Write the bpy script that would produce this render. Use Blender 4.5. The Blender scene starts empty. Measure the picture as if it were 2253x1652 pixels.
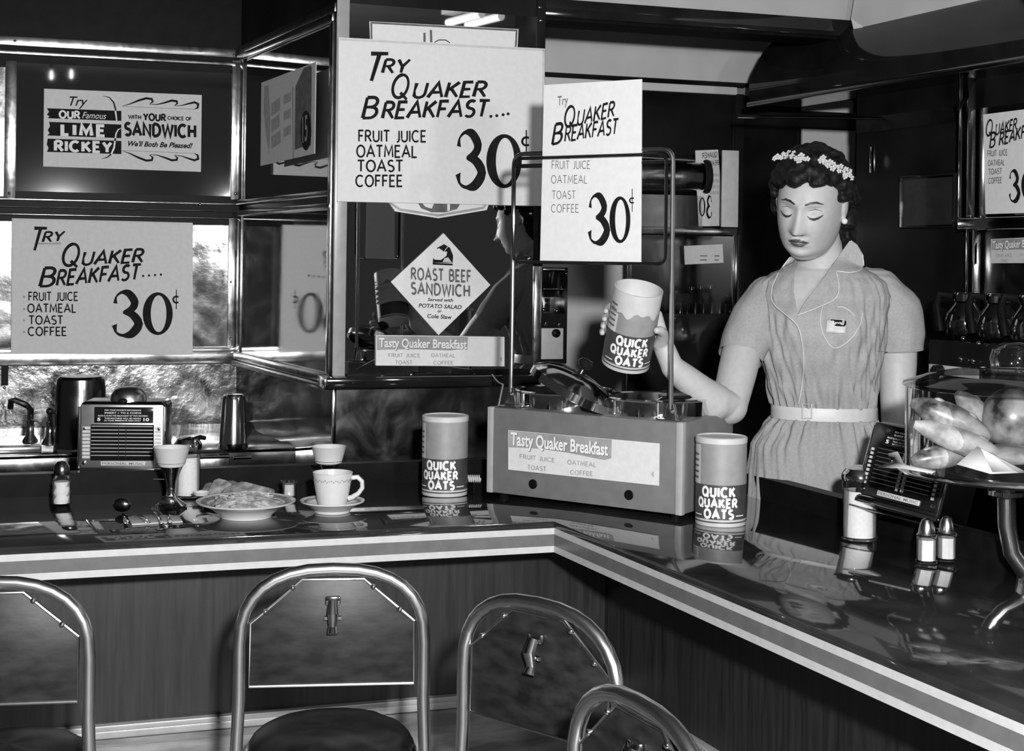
import bpy, bmesh, math, random
from mathutils import Vector, Matrix, noise
from mathutils.bvhtree import BVHTree
random.seed(7)
S = bpy.context.scene
COL = S.collection
PI = math.pi

# ---------------------------------------------------------------- camera, world, lights, exposure
FPX, CX, YH, ROLL, HC = 3172.7, 1126.5, 565.7, 0.0133, 1.40     # frame is 2253 x 1652
cam_d = bpy.data.cameras.new('camera')
cam = bpy.data.objects.new('camera', cam_d); COL.objects.link(cam)
cam.matrix_world = Matrix.Translation((0, 0, HC)) @ Matrix.Rotation(PI / 2, 4, 'X') @ Matrix.Rotation(ROLL, 4, 'Z')
cam_d.sensor_width = 36.0
cam_d.lens = FPX / 2253 * 36.0
cam_d.shift_y = -(826 - YH) / 2253
cam_d.clip_start = 0.05
S.camera = cam

world = bpy.data.worlds.new('room_dark'); S.world = world
world.use_nodes = True
world.node_tree.nodes['Background'].inputs[0].default_value = (1, 1, 1, 1)
world.node_tree.nodes['Background'].inputs[1].default_value = 0.030

def lamp(name, kind, loc, power, size, target=None, spot=None):
    d = bpy.data.lights.new(name, kind); d.energy = power
    if kind == 'AREA':
        d.shape = 'DISK'; d.size = size
    else:
        d.shadow_soft_size = size
    if spot:
        d.spot_size = spot; d.spot_blend = 0.35
    o = bpy.data.objects.new(name, d); COL.objects.link(o); o.location = loc
    if target is not None:
        o.rotation_euler = (Vector(target) - Vector(loc)).to_track_quat('-Z', 'Y').to_euler()
    return o
lamp('flash_key', 'POINT', (0.18, -0.05, 1.64), 560, 0.05)
lamp('flash_fill', 'POINT', (1.40, 0.20, 1.72), 75, 0.09)

S.view_settings.view_transform = 'Standard'
S.view_settings.look = 'None'
S.view_settings.gamma = 1.0
S.view_settings.use_curve_mapping = False
S.view_settings.exposure = 0.12
S.cycles.use_denoising = True
S.cycles.sample_clamp_indirect = 6.0
S.cycles.max_bounces = 8
S.cycles.use_adaptive_sampling = True
S.cycles.adaptive_threshold = 0.03
S.cycles.transparent_max_bounces = 10

# ---------------------------------------------------------------- picking points in the place
CAM = Vector((0, 0, HC))
_c, _s = math.cos(ROLL), math.sin(ROLL)
def ray(px, py):
    a, b = px - CX, py - YH
    return Vector(((a * _c + b * _s) / FPX, 1.0, -(-a * _s + b * _c) / FPX))
def at(px, py, Y): return CAM + ray(px, py) * Y
def atz(px, py, z):
    d = ray(px, py); return CAM + d * ((z - HC) / d.z)
class Pl:
    """vertical plane: e runs to the viewer's right, n faces the viewer; local x = e, y = -n, z up"""
    def __init__(self, o, ang):
        self.o = Vector((o[0], o[1], 0)); self.e = Vector((math.cos(ang), math.sin(ang), 0))
        self.n = Vector((math.sin(ang), -math.cos(ang), 0))
        m = Matrix.Identity(4)
        for i in range(3):
            m[i][0] = self.e[i]; m[i][1] = -self.n[i]; m[i][3] = self.o[i]
        self.M = m; self.Mi = m.inverted()
    def hit(self, px, py, out=0.0):
        d = ray(px, py); p = self.o + self.n * out
        return CAM + d * ((p - CAM).dot(self.n) / d.dot(self.n))
    def loc(self, px, py, out=0.0): return self.Mi @ self.hit(px, py, out)
    def shifted(self, out): 
        q = self.o + self.n * out
        return Pl((q.x, q.y), math.atan2(self.e.y, self.e.x))

# ---------------------------------------------------------------- materials (black and white photograph: neutral greys)
MAT = {}
def mat(name, v, rough=0.5, metal=0.0, spec=0.5, kind=None, scale=20.0, amt=0.15, bump=0.0, coat=0.0, emit=0.0, alpha=1.0, trans=0.0, sss=0.0, stretch=(1, 1, 1), ramp=(0.35, 0.65)):
    m = bpy.data.materials.new(name); m.use_nodes = True
    nt = m.node_tree; b = nt.nodes['Principled BSDF']
    b.inputs['Base Color'].default_value = (v, v, v, 1)
    b.inputs['Roughness'].default_value = rough
    b.inputs['Metallic'].default_value = metal
    b.inputs['Specular IOR Level'].default_value = spec
    if coat: b.inputs['Coat Weight'].default_value = coat; b.inputs['Coat Roughness'].default_value = 0.03
    if emit: b.inputs['Emission Color'].default_value = (1, 1, 1, 1); b.inputs['Emission Strength'].default_value = emit
    if trans: b.inputs['Transmission Weight'].default_value = trans
    if alpha < 1: b.inputs['Alpha'].default_value = alpha
    if kind:
        tc = nt.nodes.new('ShaderNodeTexCoord'); mp = nt.nodes.new('ShaderNodeMapping')
        mp.inputs['Scale'].default_value = stretch
        nt.links.new(tc.outputs['Object'], mp.inputs[0])
        if kind == 'noise':
            t = nt.nodes.new('ShaderNodeTexNoise'); t.inputs['Scale'].default_value = scale; t.inputs['Detail'].default_value = 6
            out = t.outputs['Fac']
        elif kind == 'wave':
            t = nt.nodes.new('ShaderNodeTexNoise'); t.inputs['Scale'].default_value = scale; t.inputs['Detail'].default_value = 8; t.inputs['Distortion'].default_value = 0.4
            out = t.outputs['Fac']
        elif kind == 'voronoi':
            t = nt.nodes.new('ShaderNodeTexVoronoi'); t.inputs['Scale'].default_value = scale; out = t.outputs['Distance']
        nt.links.new(mp.outputs[0], t.inputs['Vector'])
        r = nt.nodes.new('ShaderNodeValToRGB')
        lo, hi = max(0, v * (1 - amt)), min(1, v * (1 + amt))
        r.color_ramp.elements[0].position = ramp[0]; r.color_ramp.elements[1].position = ramp[1]
        r.color_ramp.elements[0].color = (lo, lo, lo, 1); r.color_ramp.elements[1].color = (hi, hi, hi, 1)
        nt.links.new(out, r.inputs[0]); nt.links.new(r.outputs[0], b.inputs['Base Color'])
        if bump:
            bp = nt.nodes.new('ShaderNodeBump'); bp.inputs['Strength'].default_value = bump; bp.inputs['Distance'].default_value = 0.004
            nt.links.new(out, bp.inputs['Height']); nt.links.new(bp.outputs[0], b.inputs['Normal'])
    MAT[name] = m
    return m
def scratched(name, v, rough, vr, metal=1.0, bump=0.25, s1=9.0, s2=60.0, k=(1, 1, 1)):
    """brushed and wiped metal: roughness and colour broken by clouds and scratches"""
    m = mat(name, v, rough, metal)
    nt = m.node_tree; b = nt.nodes['Principled BSDF']
    tc = nt.nodes.new('ShaderNodeTexCoord'); mp = nt.nodes.new('ShaderNodeMapping'); mp.inputs['Scale'].default_value = k
    nt.links.new(tc.outputs['Object'], mp.inputs[0])
    n1 = nt.nodes.new('ShaderNodeTexNoise'); n1.inputs['Scale'].default_value = s1; n1.inputs['Detail'].default_value = 9; n1.inputs['Distortion'].default_value = 1.6
    n2 = nt.nodes.new('ShaderNodeTexNoise'); n2.inputs['Scale'].default_value = s2; n2.inputs['Detail'].default_value = 4
    for n in (n1, n2): nt.links.new(mp.outputs[0], n.inputs['Vector'])
    mr = nt.nodes.new('ShaderNodeMapRange'); mr.inputs[1].default_value = 0.35; mr.inputs[2].default_value = 0.68
    mr.inputs[3].default_value = max(0.02, rough - vr); mr.inputs[4].default_value = rough + vr
    nt.links.new(n1.outputs['Fac'], mr.inputs[0]); nt.links.new(mr.outputs[0], b.inputs['Roughness'])
    bp = nt.nodes.new('ShaderNodeBump'); bp.inputs['Strength'].default_value = bump; bp.inputs['Distance'].default_value = 0.003
    nt.links.new(n2.outputs['Fac'], bp.inputs['Height']); nt.links.new(bp.outputs[0], b.inputs['Normal'])
    return m
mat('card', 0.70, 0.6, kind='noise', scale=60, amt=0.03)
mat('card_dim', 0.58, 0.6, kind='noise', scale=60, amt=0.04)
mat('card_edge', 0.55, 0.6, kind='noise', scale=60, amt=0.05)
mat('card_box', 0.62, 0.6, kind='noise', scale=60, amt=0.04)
mat('ink', 0.012, 0.7, spec=0.08, kind='noise', scale=40, amt=0.3)
mat('ink_soft', 0.13, 0.7, spec=0.1, kind='noise', scale=40, amt=0.2)
mat('ink_pale', 0.33, 0.6, kind='noise', scale=40, amt=0.15)
mat('ink_banner', 0.30, 0.6, kind='noise', scale=14, amt=0.2)
mat('print_white', 0.75, 0.6, kind='noise', scale=40, amt=0.04)
mat('chrome', 0.72, 0.10, 1.0, kind='noise', scale=30, amt=0.05)
mat('chrome_soft', 0.62, 0.22, 1.0, kind='noise', scale=40, amt=0.08)
mat('tube_chrome', 0.75, 0.26, 1.0, kind='noise', scale=30, amt=0.05)
mat('plate_metal', 0.62, 0.40, 1.0, kind='noise', scale=30, amt=0.10)
mat('mirror', 0.62, 0.015, 1.0, kind='noise', scale=3, amt=0.02)
mat('mirror_dark', 0.50, 0.03, 1.0, kind='noise', scale=3, amt=0.03)
scratched('steel_rough', 0.50, 0.17, 0.07, bump=0.35, s1=7, s2=55)
scratched('steel_panel', 0.55, 0.13, 0.05, bump=0.10, s1=6, s2=40)
scratched('steel_polished', 0.62, 0.065, 0.02, bump=0.03, s1=5, s2=14)
scratched('steel_trim', 0.66, 0.20, 0.05, bump=0.06, s1=14, s2=40)
scratched('steel_dark', 0.22, 0.22, 0.06, bump=0.06, s1=8, s2=40)
mat('black_gloss', 0.012, 0.07, kind='noise', scale=8, amt=0.3)
mat('black_satin', 0.006, 0.40, spec=0.06, kind='noise', scale=20, amt=0.3)
mat('black_panel', 0.008, 0.28, spec=0.25, kind='noise', scale=4, amt=0.5)
mat('counter', 0.022, 0.055, kind='noise', scale=9, amt=0.35, coat=0.5)
mat('stripe_cream', 0.47, 0.45, kind='noise', scale=50, amt=0.05)
mat('stripe_grey', 0.125, 0.30, kind='noise', scale=30, amt=0.10)
mat('wood', 0.016, 0.42, kind='wave', scale=14, amt=0.55, stretch=(5.0, 5.0, 0.35), bump=0.05, ramp=(0.3, 0.7))
mat('wood_board', 0.013, 0.45, spec=0.3, kind='noise', scale=22, amt=0.55, bump=0.10, stretch=(1, 1, 2.2))
mat('wood_dark', 0.020, 0.35, kind='wave', scale=10, amt=0.5, stretch=(0.5, 3.0, 3.0))
mat('marble', 0.20, 0.35, kind='noise', scale=10, amt=0.5, stretch=(0.5, 1, 3))
mat('plaster', 0.55, 0.8, kind='noise', scale=6, amt=0.06)
mat('plaster_light', 0.62, 0.8, kind='noise', scale=6, amt=0.05)
mat('ceiling_dark', 0.03, 0.8, spec=0.1, kind='noise', scale=5, amt=0.1)
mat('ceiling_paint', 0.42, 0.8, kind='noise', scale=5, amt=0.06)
mat('floor_tile', 0.08, 0.4, kind='noise', scale=8, amt=0.4)
mat('case_grey', 0.155, 0.38, kind='noise', scale=30, amt=0.08)
mat('case_edge', 0.34, 0.32, kind='noise', scale=30, amt=0.06)
mat('china', 0.58, 0.18, kind='noise', scale=50, amt=0.02)
mat('china_print', 0.20, 0.3, kind='noise', scale=60, amt=0.4)
mat('paper_cup', 0.55, 0.6, kind='noise', scale=50, amt=0.02)
mat('oatmeal', 0.42, 0.7, kind='noise', scale=70, amt=0.35, bump=0.8)
mat('toast', 0.24, 0.75, kind='noise', scale=45, amt=0.55, bump=0.6)
mat('crust', 0.13, 0.7, kind='noise', scale=50, amt=0.4)
mat('bread', 0.17, 0.32, kind='noise', scale=26, amt=0.9, bump=0.3)
mat('bread_pale', 0.28, 0.6, kind='noise', scale=30, amt=0.45, bump=0.3)
mat('sugar', 0.62, 0.8, kind='noise', scale=120, amt=0.05)
mat('paper', 0.40, 0.7, kind='noise', scale=40, amt=0.04)
mat('can_top', 0.52, 0.55, kind='noise', scale=40, amt=0.05)
mat('can_grey', 0.26, 0.5, kind='noise', scale=30, amt=0.10)
mat('can_dark', 0.050, 0.5, kind='noise', scale=30, amt=0.2)
mat('can_inside', 0.42, 0.7, kind='noise', scale=40, amt=0.08)
mat('skin', 0.43, 0.50, spec=0.3, kind='noise', scale=70, amt=0.04)
mat('dress', 0.32, 0.85, spec=0.2, kind='noise', scale=160, amt=0.07)
mat('piping', 0.55, 0.7, kind='noise', scale=60, amt=0.04)
mat('belt', 0.55, 0.45, kind='noise', scale=60, amt=0.04)
mat('hair', 0.008, 0.55, spec=0.18, kind='noise', scale=50, amt=0.6, bump=0.5)
mat('lash', 0.03, 0.5, kind='noise', scale=50, amt=0.2)
mat('lip', 0.075, 0.4, kind='noise', scale=50, amt=0.15)
mat('flower', 0.50, 0.7, kind='noise', scale=50, amt=0.04)
mat('pearl', 0.65, 0.12, kind='noise', scale=50, amt=0.03)
mat('leather', 0.012, 0.30, kind='noise', scale=30, amt=0.4, bump=0.1)
mat('lamp_glow', 0.8, 0.4, emit=2.5, kind='noise', scale=5, amt=0.02)
mat('lamp_dim', 0.6, 0.4, emit=0.45, kind='noise', scale=5, amt=0.02)
mat('coffee', 0.01, 0.1, kind='noise', scale=20, amt=0.2)
mat('title_strip', 0.50, 0.5, kind='noise', scale=40, amt=0.06)
def glassmat(name, tint=0.95, rough=0.0, mixv=0.12):
    """thin clear glass: mostly see-through, mirror-like at the edges"""
    m = bpy.data.materials.new(name); m.use_nodes = True; nt = m.node_tree
    nt.nodes.clear()
    o = nt.nodes.new('ShaderNodeOutputMaterial'); mx = nt.nodes.new('ShaderNodeMixShader')
    t = nt.nodes.new('ShaderNodeBsdfTransparent'); g = nt.nodes.new('ShaderNodeBsdfGlossy')
    lw = nt.nodes.new('ShaderNodeLayerWeight'); lw.inputs[0].default_value = 0.28
    mr = nt.nodes.new('ShaderNodeMapRange'); mr.inputs[3].default_value = mixv * 0.5; mr.inputs[4].default_value = 0.75
    nz = nt.nodes.new('ShaderNodeTexNoise'); nz.inputs['Scale'].default_value = 12
    rr = nt.nodes.new('ShaderNodeMapRange'); rr.inputs[3].default_value = rough + 0.02; rr.inputs[4].default_value = rough + 0.05
    nt.links.new(nz.outputs['Fac'], rr.inputs[0]); nt.links.new(rr.outputs[0], g.inputs['Roughness'])
    t.inputs[0].default_value = (tint, tint, tint, 1); g.inputs[0].default_value = (0.9, 0.9, 0.9, 1)
    nt.links.new(lw.outputs['Fresnel'], mr.inputs[0]); nt.links.new(mr.outputs[0], mx.inputs[0])
    nt.links.new(t.outputs[0], mx.inputs[1]); nt.links.new(g.outputs[0], mx.inputs[2]); nt.links.new(mx.outputs[0], o.inputs[0])
    MAT[name] = m
glassmat('glass'); glassmat('glass_thick', 0.97, 0.0, 0.10)
glassmat('glass_flask', 0.75, 0.03, 0.55)
glassmat('glass_case', 0.90, 0.02, 0.16)

# ---------------------------------------------------------------- mesh building
class MB:
    def __init__(self): self.v = []; self.f = []
    def add(self, vs, fs, M=None):
        k = len(self.v)
        self.v += [tuple((M @ Vector(p)) if M is not None else p) for p in vs]
        self.f += [tuple(i + k for i in f) for f in fs]
        return self
    def box(self, x0, x1, y0, y1, z0, z1, M=None):
        vs = [(x, y, z) for x in (x0, x1) for y in (y0, y1) for z in (z0, z1)]
        fs = [(0, 1, 3, 2), (4, 6, 7, 5), (0, 4, 5, 1), (2, 3, 7, 6), (0, 2, 6, 4), (1, 5, 7, 3)]
        return self.add(vs, fs, M)
    def prism(self, pts, d, M=None):
        """pts: 3D polygon, extruded by vector d"""
        d = Vector(d); n = len(pts)
        vs = [tuple(p) for p in pts] + [tuple(Vector(p) + d) for p in pts]
        fs = [tuple(range(n))[::-1], tuple(range(n, 2 * n))] + [(i, (i + 1) % n, n + (i + 1) % n, n + i) for i in range(n)]
        return self.add(vs, fs, M)
    def lathe(self, prof, seg=32, M=None, cap=True):
        vs, fs = [], []
        for r, z in prof:
            for i in range(seg):
                a = 2 * PI * i / seg; vs.append((r * math.cos(a), r * math.sin(a), z))
        for k in range(len(prof) - 1):
            for i in range(seg):
                j = (i + 1) % seg; fs.append((k * seg + i, k * seg + j, (k + 1) * seg + j, (k + 1) * seg + i))
        if cap:
            fs.append(tuple(range(seg))[::-1]); fs.append(tuple(range((len(prof) - 1) * seg, len(prof) * seg)))
        return self.add(vs, fs, M)
    def tube(self, pts, r, seg=10, M=None, cap=True, closed=False):
        pts = [Vector(p) for p in pts]; n = len(pts)
        rs = r if isinstance(r, (list, tuple)) else [r] * n
        tang = []
        for i in range(n):
            a = pts[(i - 1) % n] if (i > 0 or closed) else pts[i]; b = pts[(i + 1) % n] if (i < n - 1 or closed) else pts[i]
            tang.append((b - a).normalized())
        u = tang[0].orthogonal().normalized(); vs, fs = [], []
        for i in range(n):
            t = tang[i]; u = (u - t * u.dot(t)); u = u.normalized() if u.length > 1e-6 else t.orthogonal().normalized()
            w = t.cross(u)
            for k in range(seg):
                a = 2 * PI * k / seg; vs.append(tuple(pts[i] + (u * math.cos(a) + w * math.sin(a)) * rs[i]))
        for i in range(n if closed else n - 1):
            j = (i + 1) % n
            for k in range(seg):
                l = (k + 1) % seg; fs.append((i * seg + k, i * seg + l, j * seg + l, j * seg + k))
        if cap and not closed:
            fs.append(tuple(range(seg))[::-1]); fs.append(tuple(range((n - 1) * seg, n * seg)))
        return self.add(vs, fs, M)
    def ball(self, c, r, seg=16, rings=10, M=None):
        r = r if isinstance(r, (list, tuple)) else (r, r, r)
        vs = [(c[0], c[1], c[2] - r[2])]; fs = []
        for k in range(1, rings):
            p = -PI / 2 + PI * k / rings
            for i in range(seg):
                a = 2 * PI * i / seg
                vs.append((c[0] + r[0] * math.cos(p) * math.cos(a), c[1] + r[1] * math.cos(p) * math.sin(a), c[2] + r[2] * math.sin(p)))
        vs.append((c[0], c[1], c[2] + r[2])); T = len(vs) - 1
        for i in range(seg):
            j = (i + 1) % seg; fs.append((0, 1 + j, 1 + i)); b = 1 + (rings - 2) * seg; fs.append((T, b + i, b + j))
            for k in range(rings - 2):
                q = 1 + k * seg; fs.append((q + i, q + j, q + seg + j, q + seg + i))
        return self.add(vs, fs, M)
    def build(self, name, m, parent=None, M=None, bevel=0, smooth=35, seg=2):
        me = bpy.data.meshes.new(name); me.from_pydata(self.v, [], self.f); me.update()
        bm = bmesh.new(); bm.from_mesh(me)
        bmesh.ops.recalc_face_normals(bm, faces=bm.faces)
        if bevel:
            es = [e for e in bm.edges if len(e.link_faces) == 2 and e.calc_face_angle(0) > math.radians(30)]
            bmesh.ops.bevel(bm, geom=es, offset=bevel, segments=seg, affect='EDGES', profile=0.5, clamp_overlap=True)
        bm.to_mesh(me); bm.free()
        if smooth:
            for p in me.polygons: p.use_smooth = True
            me.set_sharp_from_angle(angle=math.radians(smooth))
        return link(name, me, m, parent, M)
def link(name, me, m, parent=None, M=None):
    o = bpy.data.objects.new(name, me); COL.objects.link(o)
    if m is not None: me.materials.append(MAT[m] if isinstance(m, str) else m)
    if parent is not None: o.parent = parent
    if M is not None: o.matrix_local = M
    return o
def tag(o, label, cat, group=None):
    o['label'] = label; o['category'] = cat
    if group: o['group'] = group
    return o
def thing(name, label, cat, M=None, group=None):
    o = bpy.data.objects.new(name, None); COL.objects.link(o); o.empty_display_size = 0.05
    if M is not None: o.matrix_world = M
    return tag(o, label, cat, group)
def struct(o):
    o['kind'] = 'structure'; return o
def TR(p, rz=0.0): return Matrix.Translation(Vector(p)) @ Matrix.Rotation(rz, 4, 'Z')
def copy_tree(o, parent=None):
    c = o.copy(); COL.objects.link(c); c.parent = parent
    for ch in list(o.children): copy_tree(ch, c)
    return c

# ---------------------------------------------------------------- lettering
def arc(cx, cy, rx, ry, a0, a1, n=10):
    return [(cx + rx * math.cos(math.radians(a0 + (a1 - a0) * i / n)), cy + ry * math.sin(math.radians(a0 + (a1 - a0) * i / n))) for i in range(n + 1)]
GL = {
 'A': (.78, [[(0, 0), (.40, 1), (.78, 0)], [(.13, .34), (.66, .34)]]),
 'B': (.62, [[(.04, 0), (.04, 1)], [(.04, 1)] + arc(.30, .765, .25, .235, 90, -90) + [(.04, .53)], [(.30, .53)] + arc(.33, .265, .29, .265, 90, -90) + [(.04, 0)]]),
 'C': (.76, [arc(.42, .5, .40, .5, 48, 312, 18)]),
 'D': (.72, [[(.04, 0), (.04, 1)], [(.04, 1)] + arc(.26, .5, .44, .5, 90, -90, 14) + [(.04, 0)]]),
 'E': (.54, [[(.52, 1), (.04, 1), (.04, 0), (.54, 0)], [(.04, .52), (.46, .52)]]),
 'F': (.52, [[(.52, 1), (.04, 1), (.04, 0)], [(.04, .52), (.45, .52)]]),
 'H': (.68, [[(.04, 0), (.04, 1)], [(.64, 0), (.64, 1)], [(.04, .5), (.64, .5)]]),
 'I': (.08, [[(.04, 0), (.04, 1)]]),
 'J': (.34, [[(.30, 1), (.30, .22)] + arc(.12, .22, .18, .24, 0, -110, 8)]),
 'K': (.66, [[(.04, 0), (.04, 1)], [(.60, 1), (.05, .44)], [(.22, .58), (.66, 0)]]),
 'L': (.50, [[(.04, 1), (.04, 0), (.50, 0)]]),
 'M': (.86, [[(.02, 0), (.10, 1), (.43, .22), (.76, 1), (.84, 0)]]),
 'N': (.70, [[(.04, 0), (.04, 1), (.66, 0), (.66, 1)]]),
 'O': (.82, [arc(.41, .5, .39, .5, 90, 450, 24)]),
 'P': (.58, [[(.04, 0), (.04, 1)], [(.04, 1)] + arc(.30, .74, .26, .26, 90, -90) + [(.04, .48)]]),
 'Q': (.84, [arc(.41, .5, .39, .5, 90, 450, 24), [(.46, .22), (.86, -.10)]]),
 'R': (.64, [[(.04, 0), (.04, 1)], [(.04, 1)] + arc(.30, .75, .26, .25, 90, -90) + [(.04, .50)], [(.28, .50), (.66, -.02)]]),
 'S': (.56, [arc(.29, .76, .24, .24, 40, 250, 12)[:-1] + [(.30, .515)] + arc(.29, .255, .26, .255, 75, -145, 14)]),
 'T': (.62, [[(0, 1), (.62, 1)], [(.31, 1), (.31, 0)]]),
 'U': (.68, [[(.04, 1), (.04, .30)] + arc(.34, .30, .30, .30, 180, 360, 10) + [(.64, 1)]]),
 'W': (1.0, [[(0, 1), (.24, 0), (.5, .9), (.76, 0), (1, 1)]]),
 'Y': (.66, [[(0, 1), (.33, .46), (.66, 1)], [(.33, .46), (.33, 0)]]),
 ' ': (.34, []), '.': (.10, [[(.0, .0), (.08, .0)]]),
}
def ribbon(pts, w):
    """flat ribbon around a 2D polyline; w is one width or one per point"""
    n = len(pts); ws = w if isinstance(w, (list, tuple)) else [w] * n
    closed = n > 3 and math.hypot(pts[0][0] - pts[-1][0], pts[0][1] - pts[-1][1]) < 1e-6
    L, R = [], []
    for i in range(n):
        def dr(a, b):
            x, y = pts[b][0] - pts[a][0], pts[b][1] - pts[a][1]; l = math.hypot(x, y) or 1; return (x / l, y / l)
        if closed and i in (0, n - 1): d0, d1 = dr(n - 2, n - 1), dr(0, 1)
        else:
            d0 = dr(i - 1, i) if i > 0 else dr(i, i + 1); d1 = dr(i, i + 1) if i < n - 1 else dr(i - 1, i)
        nx, ny = -(d0[1] + d1[1]), d0[0] + d1[0]; l = math.hypot(nx, ny)
        if l < 0.3: nx, ny, l = -d0[1], d0[0], 1
        nx, ny = nx / l, ny / l; c = max(0.45, nx * -d0[1] + ny * d0[0]); h = ws[i] / 2 / c
        L.append((pts[i][0] + nx * h, pts[i][1] + ny * h)); R.append((pts[i][0] - nx * h, pts[i][1] - ny * h))
    vs = L + R; fs = [(i, i + 1, n + i + 1, n + i) for i in range(n - 1)]
    return vs, fs
def glyphs(txt, weight=.14, slant=0.0, gap=.16, taper=0.0):
    """stroke lettering with capital height 1: returns 2D verts, faces, layer index per vertex, width"""
    V, Fc, lay, x, k = [], [], [], 0.0, 0
    for ch in txt:
        w, strokes = GL[ch]
        for st in strokes:
            n = len(st)
            ws = [weight * (1 + taper * (0.5 - i / max(1, n - 1))) for i in range(n)]
            pts = [(p[0] + x + slant * p[1], p[1]) for p in st]
            if len(pts) == 2:   # square the ends a little past
                pass
            vs, fs = ribbon(pts, ws); b = len(V)
            V += vs; Fc += [tuple(i + b for i in f) for f in fs]; lay += [3 + k % 5] * len(vs); k += 1
        x += w + gap
    return V, Fc, lay, x - gap
_fontcache = {}
def fontmesh(txt, bold=0.0, shear=0.0):
    key = (txt, bold, shear)
    if key in _fontcache: return _fontcache[key]
    cu = bpy.data.curves.new('t', 'FONT'); cu.body = txt; cu.size = 1.0; cu.shear = shear; cu.offset = bold; cu.resolution_u = 3; cu.fill_mode = 'FRONT'
    ob = bpy.data.objects.new('t', cu); COL.objects.link(ob)
    dg = bpy.context.evaluated_depsgraph_get(); dg.update()
    me = bpy.data.meshes.new_from_object(ob.evaluated_get(dg))
    V = [(v.co.x, v.co.y) for v in me.vertices]; Fc = [tuple(p.vertices) for p in me.polygons]
    bpy.data.objects.remove(ob); bpy.data.curves.remove(cu); bpy.data.meshes.remove(me)
    x0 = min(v[0] for v in V); x1 = max(v[0] for v in V)
    V = [((v[0] - x0) / 0.69, v[1] / 0.69) for v in V]           # capital height 1
    _fontcache[key] = (V, Fc, [3] * len(V), (x1 - x0) / 0.69)
    return _fontcache[key]
class Face:
    """a printed surface: maps picture-plane points on plane P to the sign's local space"""
    def __init__(self, P, out, parent, m='ink'):
        self.P, self.out, self.parent = P, out, parent
        self.Mi = parent.matrix_basis.inverted() if parent is not None else Matrix.Identity(4)
    def pt(self, px, py, lift=0.0): return tuple(self.Mi @ self.P.hit(px, py, self.out + 0.0008 + lift))
    def put(self, g, p0, p1, cap, m='ink', up=None, name='lettering', flip=False):
        V, Fc, lay, W = g; mb = MB()
        vs = []
        for (x, y), k in zip(V, lay):
            t = x / W if W else 0
            if flip: t = 1 - t
            vs.append(self.pt(p0[0] + (p1[0] - p0[0]) * t, p0[1] + (p1[1] - p0[1]) * t - cap * y, 0.00015 * k))
        mb.add(vs, Fc); return mb.build(name, m, self.parent, smooth=0)
    def text(self, txt, p0, p1, cap, m='ink', weight=.14, slant=0.0, gap=.16, taper=0.0, flip=False):
        return self.put(glyphs(txt, weight, slant, gap, taper), p0, p1, cap, m, flip=flip)
    def font(self, txt, p0, p1, cap, m='ink', bold=0.0, shear=0.0, flip=False):
        return self.put(fontmesh(txt, bold, shear), p0, p1, cap, m, flip=flip)
    def poly(self, pts, m='ink', lift=0.0, name='print_patch'):
        mb = MB(); mb.add([self.pt(x, y, lift) for x, y in pts], [tuple(range(len(pts)))]); return mb.build(name, m, self.parent, smooth=0)
    def line(self, pts, w, m='ink', name='print_line', lift=0.0):
        vs, fs = ribbon(pts, w); mb = MB(); mb.add([self.pt(x, y, lift) for x, y in vs], fs); return mb.build(name, m, self.parent, smooth=0)
    def three(self, x0, x1, y0, y1, m='ink', flip=False):
        p = [(.06, .74), (.10, .90), (.30, 1.0), (.56, .96), (.76, .76), (.62, .60), (.34, .53)]
        q = [(.34, .53), (.66, .48), (.90, .26), (.66, .04), (.34, -.01), (.10, .06), (.03, .24)]
        wp = [.16, .05, .07, .20, .28, .18, .05]; wq = [.05, .20, .30, .22, .07, .06, .20]
        def sm(a, w):
            P_, W_ = [], []
            for i in range(len(a) - 1):
                g = lambda k: a[max(0, min(len(a) - 1, k))]
                for j in range(5):
                    t = j / 5; P_.append(tuple(0.5 * (2 * g(i)[c] + (g(i + 1)[c] - g(i - 1)[c]) * t + (2 * g(i - 1)[c] - 5 * g(i)[c] + 4 * g(i + 1)[c] - g(i + 2)[c]) * t * t + (-g(i - 1)[c] + 3 * g(i)[c] - 3 * g(i + 1)[c] + g(i + 2)[c]) * t ** 3) for c in (0, 1)))
                    W_.append(w[i] + (w[i + 1] - w[i]) * t)
            P_.append(a[-1]); W_.append(w[-1]); return P_, W_
        mb = MB()
        for k, (a, w) in enumerate(((p, wp), (q, wq))):
            P_, W_ = sm(a, w); vs, fs = ribbon(P_, W_)
            f = lambda u: (1 - u if flip else u)
            mb.add([self.pt(x0 + (x1 - x0) * f(x), y1 - (y1 - y0) * y, 0.0002 * k) for x, y in vs], fs)
        return mb.build('numeral', m, self.parent, smooth=0)
    def zero(self, x0, x1, y0, y1, m='ink', ix=0.52, iy=0.86, dx=0.0):
        cx, cy, rx, ry = (x0 + x1) / 2, (y0 + y1) / 2, (x1 - x0) / 2, (y1 - y0) / 2; n = 40
        vs = [self.pt(cx + rx * math.cos(2 * PI * i / n), cy + ry * math.sin(2 * PI * i / n)) for i in range(n)]
        vs += [self.pt(cx + dx * rx + rx * ix * math.cos(2 * PI * i / n), cy + ry * iy * math.sin(2 * PI * i / n)) for i in range(n)]
        mb = MB(); mb.add(vs, [(i, (i + 1) % n, n + (i + 1) % n, n + i) for i in range(n)]); return mb.build('numeral', m, self.parent, smooth=0)
    def cent(self, cx, cy, r, y0, y1, m='ink'):
        self.line([(cx + r * math.cos(math.radians(a)), cy - r * math.sin(math.radians(a))) for a in range(50, 311, 20)], r * .55, m, 'cent_mark')
        self.line([(cx, y0), (cx, y1)], max(1.6, r * .30), m, 'cent_mark', 0.0002)
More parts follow.
